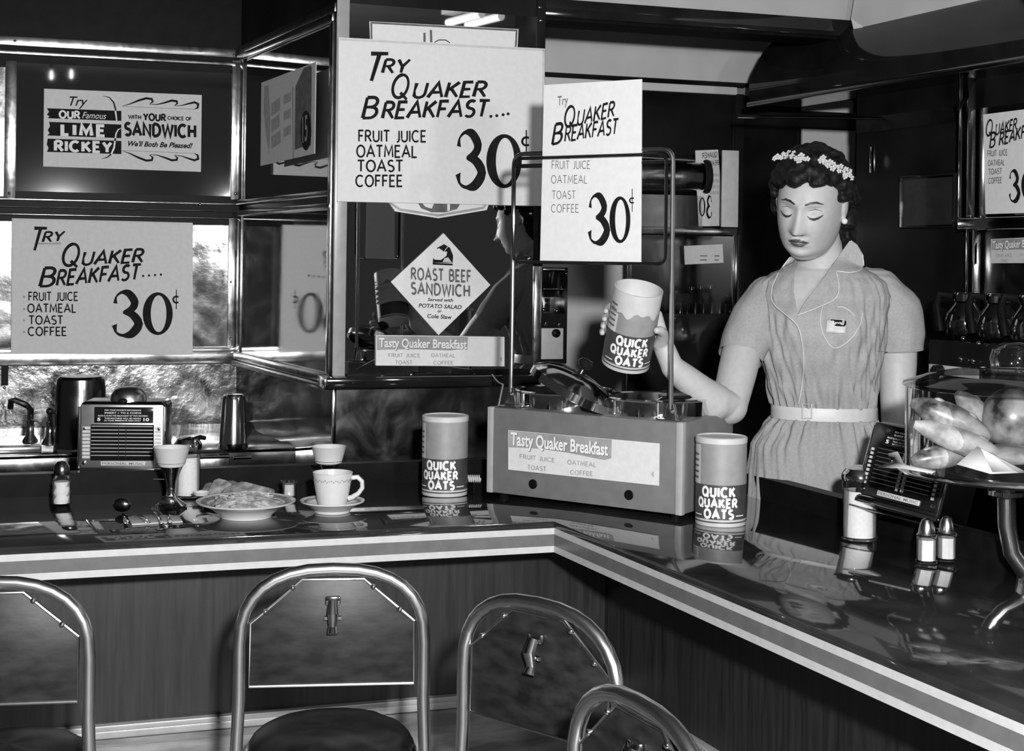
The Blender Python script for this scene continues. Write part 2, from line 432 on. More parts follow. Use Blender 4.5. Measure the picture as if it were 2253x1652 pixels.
def card(name, P, out, corners, label, cat, m='card', thick=0.003, group=None, edge=None):
    """a flat card of real thickness fixed in front of plane P; corners TL, TR, BR, BL as seen"""
    o = Vector(sum((P.hit(x, y, out) for x, y in corners), Vector()) / len(corners))
    M = P.M.copy(); M.translation = o
    Mi = M.inverted(); mb = MB()
    mb.prism([Mi @ P.hit(x, y, out) for x, y in corners], (0, thick, 0))
    c = mb.build(name, m, None, M, smooth=0)
    tag(c, label, cat, group)
    return c, Face(P, out, c)

# ================================================================ the place: planes of the room
AL, AR = 0.3177, 0.4084
PA = Pl((-0.995, 5.246), AL)                       # steel wall on the left
PB = Pl((-0.995, 5.246), math.atan2(-0.966, 0.474))  # side of the pier
PC = Pl((0.0, 4.45), AL)                           # mirror pier
PE = Pl((0.8615, 5.75), AL)                        # far wall
PF = Pl((1.62, 3.94), math.atan2(-math.cos(AR), math.sin(AR)))  # fixture behind the waitress
ZC = 0.80                                          # counter top
K = Vector((0.1038, 3.2823, 0))
EL = Vector((math.cos(AL), math.sin(AL), 0)); NL = Vector((-math.sin(AL), math.cos(AL), 0))
DR = Vector((math.sin(AR), -math.cos(AR), 0)); NR = Vector((math.cos(AR), math.sin(AR), 0))
def isect(dl, dr):
    """plan corner of the counter set back dl behind the left front and dr behind the right front"""
    p, q = K + NL * dl, K + NR * dr
    det = EL.x * -DR.y + DR.x * EL.y
    r = q - p; t = (r.x * -DR.y + DR.x * r.y) / det
    return p + EL * t
def up(p, z): return Vector((p.x, p.y, z))

def rect(P, px0, py0, px1, py1, out, name, m, parent, thick=0.006, bevel=0.0):
    a, b = P.loc(px0, py0, out), P.loc(px1, py1, out)
    mb = MB().box(a.x, b.x, -out, -out + thick, b.z, a.z)
    return mb.build(name, m, parent, bevel=bevel)
def wallbox(P, s0, s1, z0, z1, t, name, m):
    return struct(MB().box(s0, s1, 0, t, z0, z1).build(name, m, None, P.M))

floor = struct(MB().box(-5, 4.5, -2.5, 8, -0.05, 0).build('floor', 'floor_tile'))
ceiling = struct(MB().box(-5, 4.5, -2.5, 8, 2.95, 3.0).build('ceiling', 'ceiling_dark'))

# ---------------------------------------------------------------- left wall of steel and mirror
wall_left = wallbox(PA, -3.2, 0.0, 0, 2.95, 0.08, 'wall_left', 'black_satin')
W = wall_left
rect(PA, -400, 76, 519, 107, 0.016, 'trim_strip', 'steel_trim', W, 0.016, 0.002)
rect(PA, -400, 95.5, 519, 137, 0.022, 'trim_strip', 'steel_trim', W, 0.012, 0.002)
rect(PA, 34, 137, 511, 432, 0.010, 'mirror_pane', 'mirror_dark', W)
rect(PA, -300, 132, 12, 432, 0.010, 'steel_panel', 'steel_panel', W)
rect(PA, 12, 132, 34, 436, 0.016, 'trim_strip', 'steel_trim', W, 0.010, 0.002)
rect(PA, 511, 132, 524, 440, 0.018, 'trim_strip', 'steel_trim', W, 0.012, 0.002)
rect(PA, -400, 430, 522, 447, 0.018, 'trim_strip', 'steel_trim', W, 0.014, 0.002)
rect(PA, -400, 446, 522, 464, 0.030, 'trim_strip', 'steel_trim', W, 0.026, 0.003)
rect(PA, -400, 464, 522, 479, 0.016, 'trim_strip', 'steel_dark', W, 0.012, 0.002)
rect(PA, -400, 479, 522, 770, 0.008, 'steel_panel', 'steel_panel', W)
rect(PA, 503, 479, 516, 770, 0.014, 'trim_strip', 'steel_trim', W, 0.008, 0.002)
rect(PA, -400, 770, 522, 779, 0.028, 'trim_strip', 'steel_trim', W, 0.024, 0.003)
rect(PA, -400, 779, 522, 800, 0.034, 'trim_strip', 'steel_trim', W, 0.030, 0.003)
rect(PA, -400, 800, 534, 990, 0.008, 'steel_panel', 'steel_rough', W)
rect(PA, 3, 801, 18, 848, 0.02, 'strap', 'black_satin', W, 0.012)
def screws(P, pts, out, parent, r=0.005, m='chrome'):
    for x, y in pts:
        l = P.loc(x, y, out)
        MB().lathe([(r, 0), (r * .8, r * .5), (r * .3, r * .7)], 10, Matrix.Translation(l) @ Matrix.Rotation(PI / 2, 4, 'X')).build('screw', m, parent)
screws(PA, [(508, 620), (508, 746), (33, 90), (515, 121), (20, 425), (440, 450), (518, 426), (10, 853)], 0.02, W)

# ---------------------------------------------------------------- side of the pier
wall_pier_side = wallbox(PB, 0.0, 1.072, 0, 2.95, 0.04, 'wall_side', 'black_panel')
W = wall_pier_side
def bs(px, py): return PB.loc(px, py, 0).z
SB1 = 1.072
zt0, zt1 = PA.loc(519, 104).z, PA.loc(519, 138).z
zm0, zm1, zm2 = PA.loc(519, 441).z, PA.loc(519, 452).z, PA.loc(519, 476).z
zl0, zl1 = PA.loc(519, 772).z, PA.loc(519, 801).z
def bbox(s0, s1, z0, z1, out, name, m, thick=0.006, bevel=0.0):
    return MB().box(s0, s1, -out, -out + thick, z0, z1).build(name, m, W, bevel=bevel)
bbox(0.0, SB1, (zt0 + zt1) / 2, zt0, 0.014, 'trim_strip', 'steel_trim', 0.012, 0.002)
bbox(0.0, SB1, zt1, (zt0 + zt1) / 2 - .004, 0.022, 'trim_strip', 'steel_trim', 0.012, 0.002)
bbox(0.085, SB1 - .03, zm0, zt1, 0.008, 'mirror_pane', 'mirror_dark')
bbox(0.015, 0.085, zm0, zt1, 0.016, 'trim_strip', 'steel_trim', 0.010, 0.002)
bbox(0.0, SB1, zm1, zm0, 0.016, 'trim_strip', 'steel_trim', 0.012, 0.002)
bbox(0.0, SB1, zm2, zm1 - .02, 0.024, 'trim_strip', 'steel_trim', 0.018, 0.003)
bbox(0.075, SB1 - .03, zl0, zm2, 0.008, 'steel_panel', 'steel_polished')
bbox(0.012, 0.075, zl0, zm2, 0.013, 'trim_strip', 'steel_trim', 0.008, 0.002)
bbox(0.0, SB1, zl0 - .028, zl0, 0.022, 'trim_strip', 'steel_trim', 0.018, 0.003)
bbox(0.0, SB1, zl1, zl0 - .03, 0.030, 'trim_strip', 'steel_trim', 0.026, 0.003)
bbox(0.02, SB1, 0.70, zl1, 0.008, 'steel_panel', 'steel_polished')
bbox(SB1 - .03, SB1, zl1, zt1, 0.02, 'trim_strip', 'steel_trim', 0.014, 0.002)

# ---------------------------------------------------------------- mirror pier
sc0 = PC.loc(738, 600).x; sc1 = PC.loc(1193, 600).x
wall_pier = wallbox(PC, sc0, sc1, 0, 2.95, 0.9, 'wall_pier', 'black_panel')
W = wall_pier
pa_, pb_ = PC.loc(760, 8, .014), PC.loc(1184, 818, .014)
mc_ = (pa_.x + pb_.x) / 2
MB().box(pa_.x - mc_, pb_.x - mc_, -.003, .003, pb_.z, pa_.z).build('mirror_pane', 'mirror', W, Matrix.Translation((mc_, -.014, 0)) @ Matrix.Rotation(.032, 4, 'Z'))
rect(PC, 743, -60, 759, 829, 0.028, 'trim_strip', 'case_edge', W, 0.012, 0.002)
rect(PC, 1184, -60, 1194, 585, 0.014, 'trim_strip', 'black_gloss', W, 0.010, 0.002)
rect(PC, 1177, 585, 1190, 806, 0.016, 'trim_strip', 'steel_trim', W, 0.010, 0.002)
rect(PC, 758, 816, 1190, 829, 0.016, 'trim_strip', 'black_satin', W, 0.012, 0.002)
a, b = PC.loc(716, 831, 0.10), PC.loc(1188, 831, 0.10)
za = PC.loc(900, 829, 0.10).z; zb = PC.loc(900, 852, 0.10).z
MB().box(a.x, b.x, -0.10, 0, zb, za).build('ledge', 'black_gloss', W, bevel=0.004)
MB().box(a.x - .004, a.x + .006, -0.104, 0, zb, za).build('ledge_end', 'chrome', W, bevel=0.002)
rect(PC, 732, 853, 738, 1040, 0.01, 'trim_strip', 'chrome', W, 0.010, 0.002)
rect(PC, 738, 853, 1190, 1120, 0.004, 'lower_panel', 'steel_dark', W, 0.004)
screws(PC, [(762, 822), (905, 824), (1043, 824), (1167, 470), (1188, 16), (1190, 45)], 0.018, W)

# ---------------------------------------------------------------- soffit and far wall
s0, s1 = PC.loc(1193, 40).x, PC.loc(2050, 40).x
zs = PC.loc(1420, 50).z; zs2 = PC.loc(1420, 13).z
soffit = wallbox(PC, s0, s1, zs, 2.95, 0.14, 'trim_1', 'ceiling_paint')
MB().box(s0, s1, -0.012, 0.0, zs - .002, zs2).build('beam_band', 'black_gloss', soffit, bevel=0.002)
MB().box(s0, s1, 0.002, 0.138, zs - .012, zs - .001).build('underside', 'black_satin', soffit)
e0, e1 = PE.loc(1150, 400).x, PE.loc(2100, 400).x
wall_back = wallbox(PE, e0, e1, 0, 2.95, 0.08, 'wall_back', 'black_panel')
rect(PE, 1150, -60, 1700, 186, 0.012, 'plaster_panel', 'plaster', wall_back, 0.012)
rect(PE, 1150, 184, 1700, 196, 0.030, 'cornice', 'plaster_light', wall_back, 0.03, 0.004)
rect(PE, 1180, 500, 1384, 1000, 0.012, 'plaster_panel', 'plaster', wall_back, 0.012)
rect(PE, 1766, 283, 1879, 520, 0.020, 'pale_panel', 'plaster_light', wall_back, 0.012)
rect(PE, 1766, 215, 1877, 249, 0.020, 'pale_panel', 'plaster_light', wall_back, 0.012)
rect(PE, 1620, 185, 1632, 700, 0.030, 'post', 'black_gloss', wall_back, 0.03, 0.004)

# dark wall behind the waitress with a rounded hood above
f0 = PF.loc(1882, 500).x
wall_right = wallbox(PF, f0, 3.2, 0, 2.95, 0.06, 'wall_right', 'black_panel')
zh = 1.963
prof = [(0.0, zh), (0.20, zh), (0.215, zh + .03), (0.21, zh + .08), (0.19, zh + .13), (0.155, zh + .19), (0.10, zh + .245), (0.03, zh + .285), (0, zh + .29)]
mb = MB(); mb.prism([(-1.46, -o, z) for o, z in prof], (3.6, 0, 0))
hood = struct(mb.build('trim_2', 'black_gloss', None, PF.M, smooth=40))
mb = MB(); mb.box(-1.46, 2.1, -0.222, -0.20, zh - .012, zh + .004); mb.build('hood_edge', 'steel_dark', hood, bevel=0.002)
mb = MB(); mb.box(-0.2, 2.1, -0.198, -0.002, zh - .006, zh - .001); mb.build('hood_mirror', 'mirror_dark', hood)
pts = [at(1872, 40, 4.75), at(1890, 112, 4.75), at(1945, 98, 4.62), at(2045, 143, 4.5), at(2150, 137, 4.62), at(2150, -120, 4.75), at(1900, -120, 4.75)]
mb = MB(); mb.prism(pts, DR * 3.0)
struct(mb.build('trim_3', 'plaster', smooth=30))
screws(PF, [], 0.01, wall_right)
W = wall_right
rect(PF, 1912, 322, 1921, 380, 0.03, 'highlight_strip', 'chrome', W, 0.012, 0.004)  # chrome strip added for a vertical highlight on the glossy dark wall
rect(PF, 1884, 262, 2100, 268, 0.012, 'panel_joint', 'steel_dark', W, 0.008)

# ---------------------------------------------------------------- lunch counter
counter = thing('lunch_counter', 'black topped lunch counter with striped edge turning a corner in the foreground', 'counter')
a, b = K - EL * 1.9, K + DR * 2.5
def plan(d0, d1, part='both'):
    i0, i1 = isect(d0, d0), isect(d1, d1)
    if part == 'L': return [K - EL * 1.9 + NL * d0, i0, i1, K - EL * 1.9 + NL * d1]
    if part == 'R': return [i0, K + DR * 2.5 + NR * d0, K + DR * 2.5 + NR * d1, i1]
    return [K - EL * 1.9 + NL * d0, i0, K + DR * 2.5 + NR * d0, K + DR * 2.5 + NR * d1, i1, K - EL * 1.9 + NL * d1]
CW = 0.62
def slab(d0, d1, z0, z1, name, m, part='both', bevel=0.0):
    mb = MB(); mb.prism([up(p, z0) for p in plan(d0, d1, part)], (0, 0, z1 - z0)); return mb.build(name, m, counter, bevel=bevel, smooth=30)
slab(0.0, CW, ZC - .0152, ZC, 'worktop', 'counter', bevel=0.0015)
slab(0.012, CW, ZC - .0700, ZC - .0153, 'worktop_core', 'black_satin')
for part in 'LR':
    slab(0.001, 0.0119, ZC - .0294, ZC - .0153, 'edge_stripe', 'stripe_cream', part)
    slab(0.002, 0.0119, ZC - .0559, ZC - .0295, 'edge_stripe', 'stripe_grey', part)
    slab(0.001, 0.0119, ZC - .0704, ZC - .0560, 'edge_stripe', 'stripe_cream', part)
    slab(0.25, 0.28, 0.348, ZC - .0705, 'front_panel', 'wood', part)
    slab(0.232, 0.28, 0.334, 0.3475, 'base_molding', 'case_edge', part, 0.003)
    slab(0.238, 0.28, 0.316, 0.3335, 'base_molding', 'case_edge', part, 0.003)
    slab(0.234, 0.28, 0.300, 0.3155, 'base_molding', 'marble', part)
    slab(0.240, 0.28, 0.0, 0.2995, 'plinth', 'marble', part)
    slab(CW + .001, CW + .04, ZC - .05, ZC + .055, 'back_rail', 'black_satin', part)

# ---------------------------------------------------------------- back bar under the steel wall
ZB = 0.787
pS = atz(600, 985, ZB)
PS = Pl((pS.x, pS.y), AL)                          # front of the back bar
dS = (PA.o - PS.o).dot(NL) - 0.036                 # depth of the bar
sS0, sS1 = -2.6, PS.loc(674, 990).x - .012
backbar = thing('back_bar', 'steel topped back bar below the steel wall at left', 'counter', PS.M)
MB().prism([(sS0, 0, ZB - .01), (sS1, 0, ZB - .01), (sS1 - dS * math.tan(.137) - .012, dS, ZB - .01), (sS0, dS, ZB - .01)], (0, 0, .01)).build('worktop', 'steel_panel', backbar, bevel=0.002)
MB().box(sS0, sS1, 0.0, 0.02, ZB - .066, ZB - .0105).build('apron', 'steel_dark', backbar, bevel=0.003)
MB().box(sS0, sS1 - .12, 0.06, 0.08, 0.0, ZB - .067).build('cabinet_front', 'black_satin', backbar)
d0 = PS.loc(437, 1000, 0.03); d1 = PS.loc(506, 1000, 0.03)
dr = MB().box(d0.x, d1.x, -0.03, -0.001, ZB - .070, ZB - .012).build('drawer', 'steel_trim', backbar, bevel=0.004)
MB().tube([(d0.x + .004, -0.036, ZB - .018), (d1.x - .004, -0.036, ZB - .018)], 0.006, 8).build('drawer_pull', 'chrome', dr)
h0, h1 = PS.loc(513, 1007, 0.02), PS.loc(553, 1007, 0.02)
hb = MB(); hb.tube([(h0.x, -0.02, h0.z), (h1.x, -0.02, h0.z)], 0.005, 8); hb.tube([(h0.x + .005, -0.02, h0.z), (h0.x + .005, 0.0, h0.z)], 0.003, 6); hb.tube([(h1.x - .005, -0.02, h0.z), (h1.x - .005, 0.0, h0.z)], 0.003, 6)
hb.build('drawer_pull', 'chrome', backbar)

# ---------------------------------------------------------------- lamps of the room, seen in the mirrors
def bounce(P, px, py, z):
    h = P.hit(px, py, .012); d = ray(px, py); r = d - 2 * d.dot(P.n) * P.n
    return h + r * ((z - h.z) / r.z)
PCm = Pl((PC.o.x, PC.o.y), AL + .032)
l0, l1 = bounce(PCm, 1008, 52, 2.86), bounce(PCm, 1082, 33, 2.86)
fx_ = thing('ceiling_light', 'long tube lamp on the ceiling seen at the top of the pier mirror', 'lamp')
dv_ = (l1 - l0).normalized(); sv_ = dv_.cross(Vector((0, 0, 1))).normalized()
for k in (-1, 1): MB().tube([l0 + sv_ * .07 * k, l1 + sv_ * .07 * k], .025, 12).build('tube', 'lamp_dim', fx_)
MB().prism([l0 + sv_ * .12 + Vector((0, 0, .045)), l0 - sv_ * .12 + Vector((0, 0, .045)), l1 - sv_ * .12 + Vector((0, 0, .045)), l1 + sv_ * .12 + Vector((0, 0, .045))], (0, 0, .04)).build('housing', 'case_edge', fx_)
for px, py, lab in ((113, 164, 'round ceiling bulb reflected at the left in the upper left mirror'), (157, 162, 'round ceiling bulb reflected second from left in the upper left mirror')):
    b_ = bounce(PA, px, py, 2.62); t = thing('ceiling_bulb', lab, 'lamp', Matrix.Translation(b_), 'ceiling bulbs')
    MB().ball((0, 0, 0), (.012, .012, .032), 14, 10).build('globe', 'lamp_glow', t)
    MB().tube([(0, 0, .04), (0, 0, 2.95 - b_.z)], .008, 8).build('stem', 'black_satin', t)

# ================================================================ signs and cards
def breakfast(f, T, RY, Q, UAKER, B, REAK, items, dots=None, three=None, zero=None, cent=None, wt=.19, m_items='ink', w_items=.17):
    """hand brushed breakfast notice; every entry is (x0, y0, x1, y1, cap)"""
    def t(txt, b, m='ink', w=wt, sl=.22): f.text(txt, (b[0], b[1]), (b[2], b[3]), b[4], m, w, sl, .17, .25)
    if T: t('T', T, w=.14, sl=.30)
    if RY: t('RY', RY)
    t('Q', Q, w=.14); t('UAKER', UAKER); t('B', B, w=.155); t('REAKFAST', REAK)
    for x, y, r in dots or []: f.poly([(x + r * math.cos(k * PI / 5), y + r * math.sin(k * PI / 5)) for k in range(10)], name='dot')
    for txt, b in zip(('FRUIT JUICE', 'OATMEAL', 'TOAST', 'COFFEE'), items):
        f.text(txt, (b[0], b[1]), (b[2], b[3]), b[4], m_items, w_items, 0, .20)
    if three: f.three(*three); f.zero(*zero, dx=.06)
    if cent: f.cent(*cent)

big, f = card('breakfast_sign', PC, 0.042, [(745, 82), (1199, 107), (1196, 453), (742, 443)], 'large white hand lettered breakfast price sign hung across the mirror pier', 'sign', thick=0.004)
breakfast(f, (798, 178, 836, 178, 60), (840, 160, 894, 160, 29), (859, 216, 895, 214, 50), (907, 215, 1066, 212, 32), (796, 260, 826, 259, 45), (840, 260, 1070, 256, 35),
          [(789, 311, 937, 312, 24), (785, 345, 917, 346, 25), (787, 377, 886, 377, 24), (783, 410, 885, 410, 24)],
          [(1080, 256, 3.4), (1093, 254.5, 3.4), (1107, 252.5, 3.4), (1118, 250.5, 3.4)], (1006, 1066, 291, 411), (1070, 1148, 295, 414), (1158, 311, 9, 286, 342))
f.line([(747, 86), (1197, 110)], 5, 'card_edge'); f.line([(1196, 108), (1193.5, 450)], 5, 'card_edge')

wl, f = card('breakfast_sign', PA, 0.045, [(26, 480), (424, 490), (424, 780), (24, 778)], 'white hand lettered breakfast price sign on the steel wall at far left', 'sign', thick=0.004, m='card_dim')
breakfast(f, (62, 551, 90, 551, 49), (93, 532, 136, 530, 21), (134, 586, 170, 583, 47), (179, 583, 312, 576, 28), (86, 630, 116, 629, 40), (124, 628, 304, 614, 32),
          [(63, 661, 171, 661, 18), (61, 687, 167, 687, 18), (64, 713, 138, 713, 18), (62, 738, 146, 738, 18)],
          [(315, 607, 2.6), (328, 606, 2.6), (341, 605, 2.6), (354, 604, 2.6)], (250, 311, 643, 737), (314, 380, 643, 737), (388, 659, 7, 637, 680))
f.line([(84, 536), (135, 535.5)], 4, 'ink_pale'); f.line([(27, 483), (423, 493)], 4, 'card_edge'); f.line([(28, 481), (26, 777)], 4, 'card_edge')
for y in (653, 680, 705, 730): f.poly([(53 + 3 * math.cos(k * PI / 5), y + 3 * math.sin(k * PI / 5)) for k in range(10)], 'ink_pale', name='dot')

# ---------------------------------------------------------------- lime drink and sandwich card
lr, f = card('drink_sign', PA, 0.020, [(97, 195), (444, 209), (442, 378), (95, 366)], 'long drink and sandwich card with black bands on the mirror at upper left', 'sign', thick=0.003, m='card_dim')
f.poly([(103, 238), (267, 244), (267, 266), (105, 260), (109, 256), (103, 252), (108, 246)])
f.poly([(108, 268), (267, 274), (267, 304), (104, 298), (109, 293), (105, 286), (110, 278)])
f.poly([(105, 305), (267, 310), (267, 339), (103, 334), (107, 326), (103, 318)])
f.text('OUR', (131, 259), (175, 260.5), 15, 'print_white', .26, 0, .22)
f.font('Famous', (181, 260), (234, 262), 14, 'print_white', 0.0, .35)
f.text('LIME', (136, 296), (230, 299), 22, 'print_white', .30, 0, .42)
f.text('RICKEY', (121, 331), (244, 335), 21, 'print_white', .28, 0, .30)
f.font('Try', (153, 232), (193, 233), 20, 'ink', 0.01, .35)
f.text('WITH', (283, 261), (310, 262), 8, 'ink', .26, 0, .2); f.text('YOUR', (316, 264), (364, 266), 14, 'ink', .28, 0, .22)
f.text('CHOICE OF', (369, 263), (421, 265), 7, 'ink', .26, 0, .2)
f.text('SANDWICH', (275, 297), (430, 302), 26, 'ink', .27, 0, .24)
f.font("We'll Both Be Pleased!", (282, 321), (424, 326), 11, 'ink', 0.03, .35)
def swoosh(f, pts, ws): f.line(pts, ws, 'ink', 'wave_print')
for top in (True, False):
    def q(x, y):   # the lower waves are the upper ones turned over
        return (x, y) if top else (x, 571.5 + (x - 350) * .045 - y + (x - 350) * .035)
    swoosh(f, [q(268, 233.5), (q(285, 229)), q(305, 221), q(322, 216), q(334, 218), q(336, 224), q(329, 229)], [.6, 2.2, 4.4, 4.8, 4.6, 3.6, 1])
    swoosh(f, [q(329, 229.5), q(345, 230), q(362, 226), q(378, 221), q(389, 223), q(390, 228), q(384, 232)], [1, 1.8, 3.6, 4.8, 4.6, 3.4, 1])
    swoosh(f, [q(384, 233), q(400, 232), q(415, 228), q(428, 225), q(436, 229), q(435, 237), q(428, 240)], [1, 1.8, 3.6, 4.6, 5, 4, 1])
    f.line([q(270, 234), q(430, 240.5)], 0.7, 'ink_soft')
f.line([(226, 211), (240, 214), (250, 225), (255, 243)], [.6, 2, 3.2, 3.4]); f.line([(254, 244), (257, 266)], [4, 2.5], 'print_white', lift=.0004)
f.line([(268, 281.5), (260, 285), (255, 295), (254, 304)], [.6, 2.4, 3, 3.2], 'print_white', lift=.0004); f.line([(254, 304), (253, 310)], 4, 'ink', lift=.0004)
f.line([(253, 310), (251, 325), (245, 339)], [3.5, 4, 3.6], 'print_white', lift=.0004); f.line([(245, 339), (236, 346), (224, 349)], [3.4, 2.4, .6])

# ---------------------------------------------------------------- card on the side of the pier
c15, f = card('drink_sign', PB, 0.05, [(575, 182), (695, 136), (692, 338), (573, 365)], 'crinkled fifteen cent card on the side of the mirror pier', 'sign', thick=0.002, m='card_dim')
f.poly([(686, 148), (683, 143), (668, 150), (650, 190), (648, 330), (660, 325), (684, 320)], 'ink_soft')
f.poly([(673 + 12 * math.cos(k * PI / 12), 287 + 44 * math.sin(k * PI / 12)) for k in range(24)], 'ink', lift=.0004)
f.font('15', (666, 314), (677, 308), 56, 'ink_pale', 0.01, .0).location.y -= .001
f.poly([(581, 190), (590, 188), (595, 260), (592, 340), (586, 300), (580, 250)], 'ink_pale')
for k, (y, w) in enumerate(((214, 19), (250, 18), (286, 20))):
    f.poly([(597, y + 14), (597 + w, y), (597 + w, y + 28), (597, y + 42)], 'ink_pale', lift=.0002)
    f.poly([(624, y - 4), (640, y - 12), (640, y + 8), (624, y + 16)], 'ink_pale', lift=.0002)
f.line([(644, 190), (645, 349)], 1.2, 'ink_soft')

# ---------------------------------------------------------------- octagonal soda card behind the big sign
oc, f = card('soda_sign', PC, 0.027, [(813, 47), (1141, 64), (1137, 130), (1130, 300), (1071, 462), (965, 480), (870, 465), (852, 440), (830, 200), (816, 120)], 'many sided soda card mostly hidden behind the large breakfast sign', 'sign', thick=0.004)
f.line([(818, 118), (817, 50), (1137, 67), (1133, 128)], 4, 'ink_soft')
f.line([(858, 446), (880, 461), (965, 474), (1064, 457), (1070, 445)], 5, 'ink_pale')
f.poly([(920, 447), (926, 458), (950, 467), (980, 467), (1005, 460), (1014, 447)], 'ink_soft'); f.poly([(929, 447), (936, 455), (950, 459), (955, 447)], 'card', lift=.0004)
f.poly([(984, 447), (984, 464), (990, 463), (990, 447)], 'card', lift=.0004)
f.line([(934, 72), (934, 94)], 5, 'ink_soft'); f.line([(948, 66), (949, 94)], 5, 'ink_soft')
f.line([(955, 94), (965, 88), (980, 88), (990, 94)], 2, 'ink')

# ---------------------------------------------------------------- diamond sandwich card and breakfast strip on the mirror
dm, f = card('sandwich_sign', PC, 0.024, [(976, 513), (1079, 627), (965, 737), (860, 620)], 'white diamond shaped roast beef sandwich card on the mirror', 'sign', thick=0.003)
f.text('ROAST BEEF', (905, 614), (1036, 620), 24, 'ink_soft', .21, 0, .26); f.text('SANDWICH', (905, 646), (1033, 652), 24, 'ink_soft', .21, 0, .26)
f.font('Served with', (941, 662), (997, 664), 7, 'ink', .02, .2); f.font('POTATO SALAD', (921, 676), (1016, 680), 8.5, 'ink', .02, .2)
f.font('or', (963, 687), (972, 688), 7, 'ink', .02, .2); f.font('Cole Slaw', (940, 699), (994, 702), 8.5, 'ink', .02, .1)
f.poly([(952, 578), (954, 560), (962, 545), (977, 537), (990, 545), (997, 562), (996, 578)], 'ink'); f.poly([(952, 578), (996, 580), (996, 584), (952, 582)], 'ink', lift=.0002)
f.poly([(949, 561), (956, 549), (966, 546), (976, 553), (984, 554), (982, 563), (970, 572), (956, 571)], 'card', lift=.0004); f.poly([(974, 576), (978, 568), (986, 566), (994, 577)], 'card_edge', lift=.0005)
f.line([(978, 552), (985, 543)], 1.2, 'card', lift=.0005)

def tasty(f, b, t0, t1, cap, its, icap, cent=None):
    f.poly(b, 'ink_banner', name='banner')
    f.font('Tasty Quaker Breakfast', (t0[0] + 1, t0[1] + 1), (t1[0] + 1, t1[1] + 1), cap, 'ink_soft', .035, .03).location.y -= .0002
    f.font('Tasty Quaker Breakfast', t0, t1, cap, 'print_white', .025, .03).location.y -= .0006
    for txt, x0, y0, x1, y1 in its: f.text(txt, (x0, y0), (x1, y1), icap, 'ink_pale', .20, 0, .22)
    if cent: f.cent(*cent, 'ink_pale')
st, f = card('breakfast_strip', PC, 0.030, [(827, 737), (1110, 741), (1110, 806), (827, 804)], 'small white breakfast strip at the foot of the mirror below the diamond card', 'sign', thick=0.002)
tasty(f, [(829, 738.5), (1030, 741), (1028, 766), (990, 771), (900, 768), (829, 770)], (834, 763), (1027, 767), 19, [('FRUIT JUICE', 855, 785, 924, 786), ('OATMEAL', 949, 785, 1001, 786), ('TOAST', 870, 801, 907, 801), ('COFFEE', 954, 802, 997, 802)], 7.5, (1103, 790, 2.5, 785, 795))

# ---------------------------------------------------------------- signs behind the waitress at the right
cab = thing('display_cabinet', 'steel faced display cabinet on the dark wall at the far right', 'cabinet', PF.M)
rect(PF, 2104, 245, 2420, 486, 0.012, 'back_panel', 'steel_polished', cab, 0.010)
rect(PF, 2110, 160, 2128, 480, 0.05, 'edge_strip', 'chrome', cab, 0.03, 0.004)
rect(PF, 2106, 480, 2420, 500, 0.12, 'shelf', 'chrome', cab, 0.118, 0.004)
rect(PF, 2124, 500, 2140, 690, 0.05, 'edge_strip', 'chrome', cab, 0.03, 0.004)
rect(PF, 2128, 500, 2420, 770, 0.012, 'lower_panel', 'steel_dark', cab, 0.010)
rs, f = card('breakfast_sign', PF, 0.07, [(2163, 252), (2400, 222), (2404, 464), (2168, 471)], 'breakfast sign propped on the steel shelf behind the waitress at far right', 'sign', thick=0.004)
breakfast(f, None, None, (2168, 300, 2182, 297, 34), (2190, 297, 2236, 284, 23), (2177, 325, 2188, 322, 31), (2198, 320, 2290, 292, 26),
          [(2173, 344, 2216, 341, 12), (2174, 365, 2210, 363, 12), (2175, 384, 2204, 382, 12), (2175, 404, 2204, 402, 12)], None, (2221, 2244, 376, 442), (2247, 2278, 374, 441), None, m_items='ink_soft')
ts, f = card('breakfast_strip', PF, 0.03, [(2180, 526), (2330, 519), (2330, 578), (2180, 579)], 'pale breakfast strip on the dark panel under the shelf at far right', 'sign', thick=0.002, m='card_edge')
tasty(f, [(2182, 527), (2300, 522), (2300, 548), (2182, 550)], (2184, 547), (2290, 542), 16, [('FRUIT JUICE', 2192, 565, 2226, 564), ('OATMEAL', 2244, 563, 2270, 562), ('TOAST', 2202, 577, 2218, 577), ('COFFEE', 2246, 576, 2268, 575)], 6)
fr = thing('framed_notice', 'small dim framed notice on the dark wall right of the waitress', 'frame', PF.M)
rect(PF, 1978, 388, 2098, 500, 0.03, 'frame', 'black_gloss', fr, 0.026, 0.003)
rect(PF, 1986, 396, 2092, 494, 0.033, 'sheet', 'ink_pale', fr, 0.002)
l0, l1 = PF.loc(1982, 392, 0.036), PF.loc(2096, 497, 0.036)
MB().box(l0.x, l1.x, -0.038, -0.036, l1.z, l0.z).build('pane', 'glass_case', fr)

# ================================================================ things on the counter
def onc(px, py): return atz(px, py, ZC + .0005)
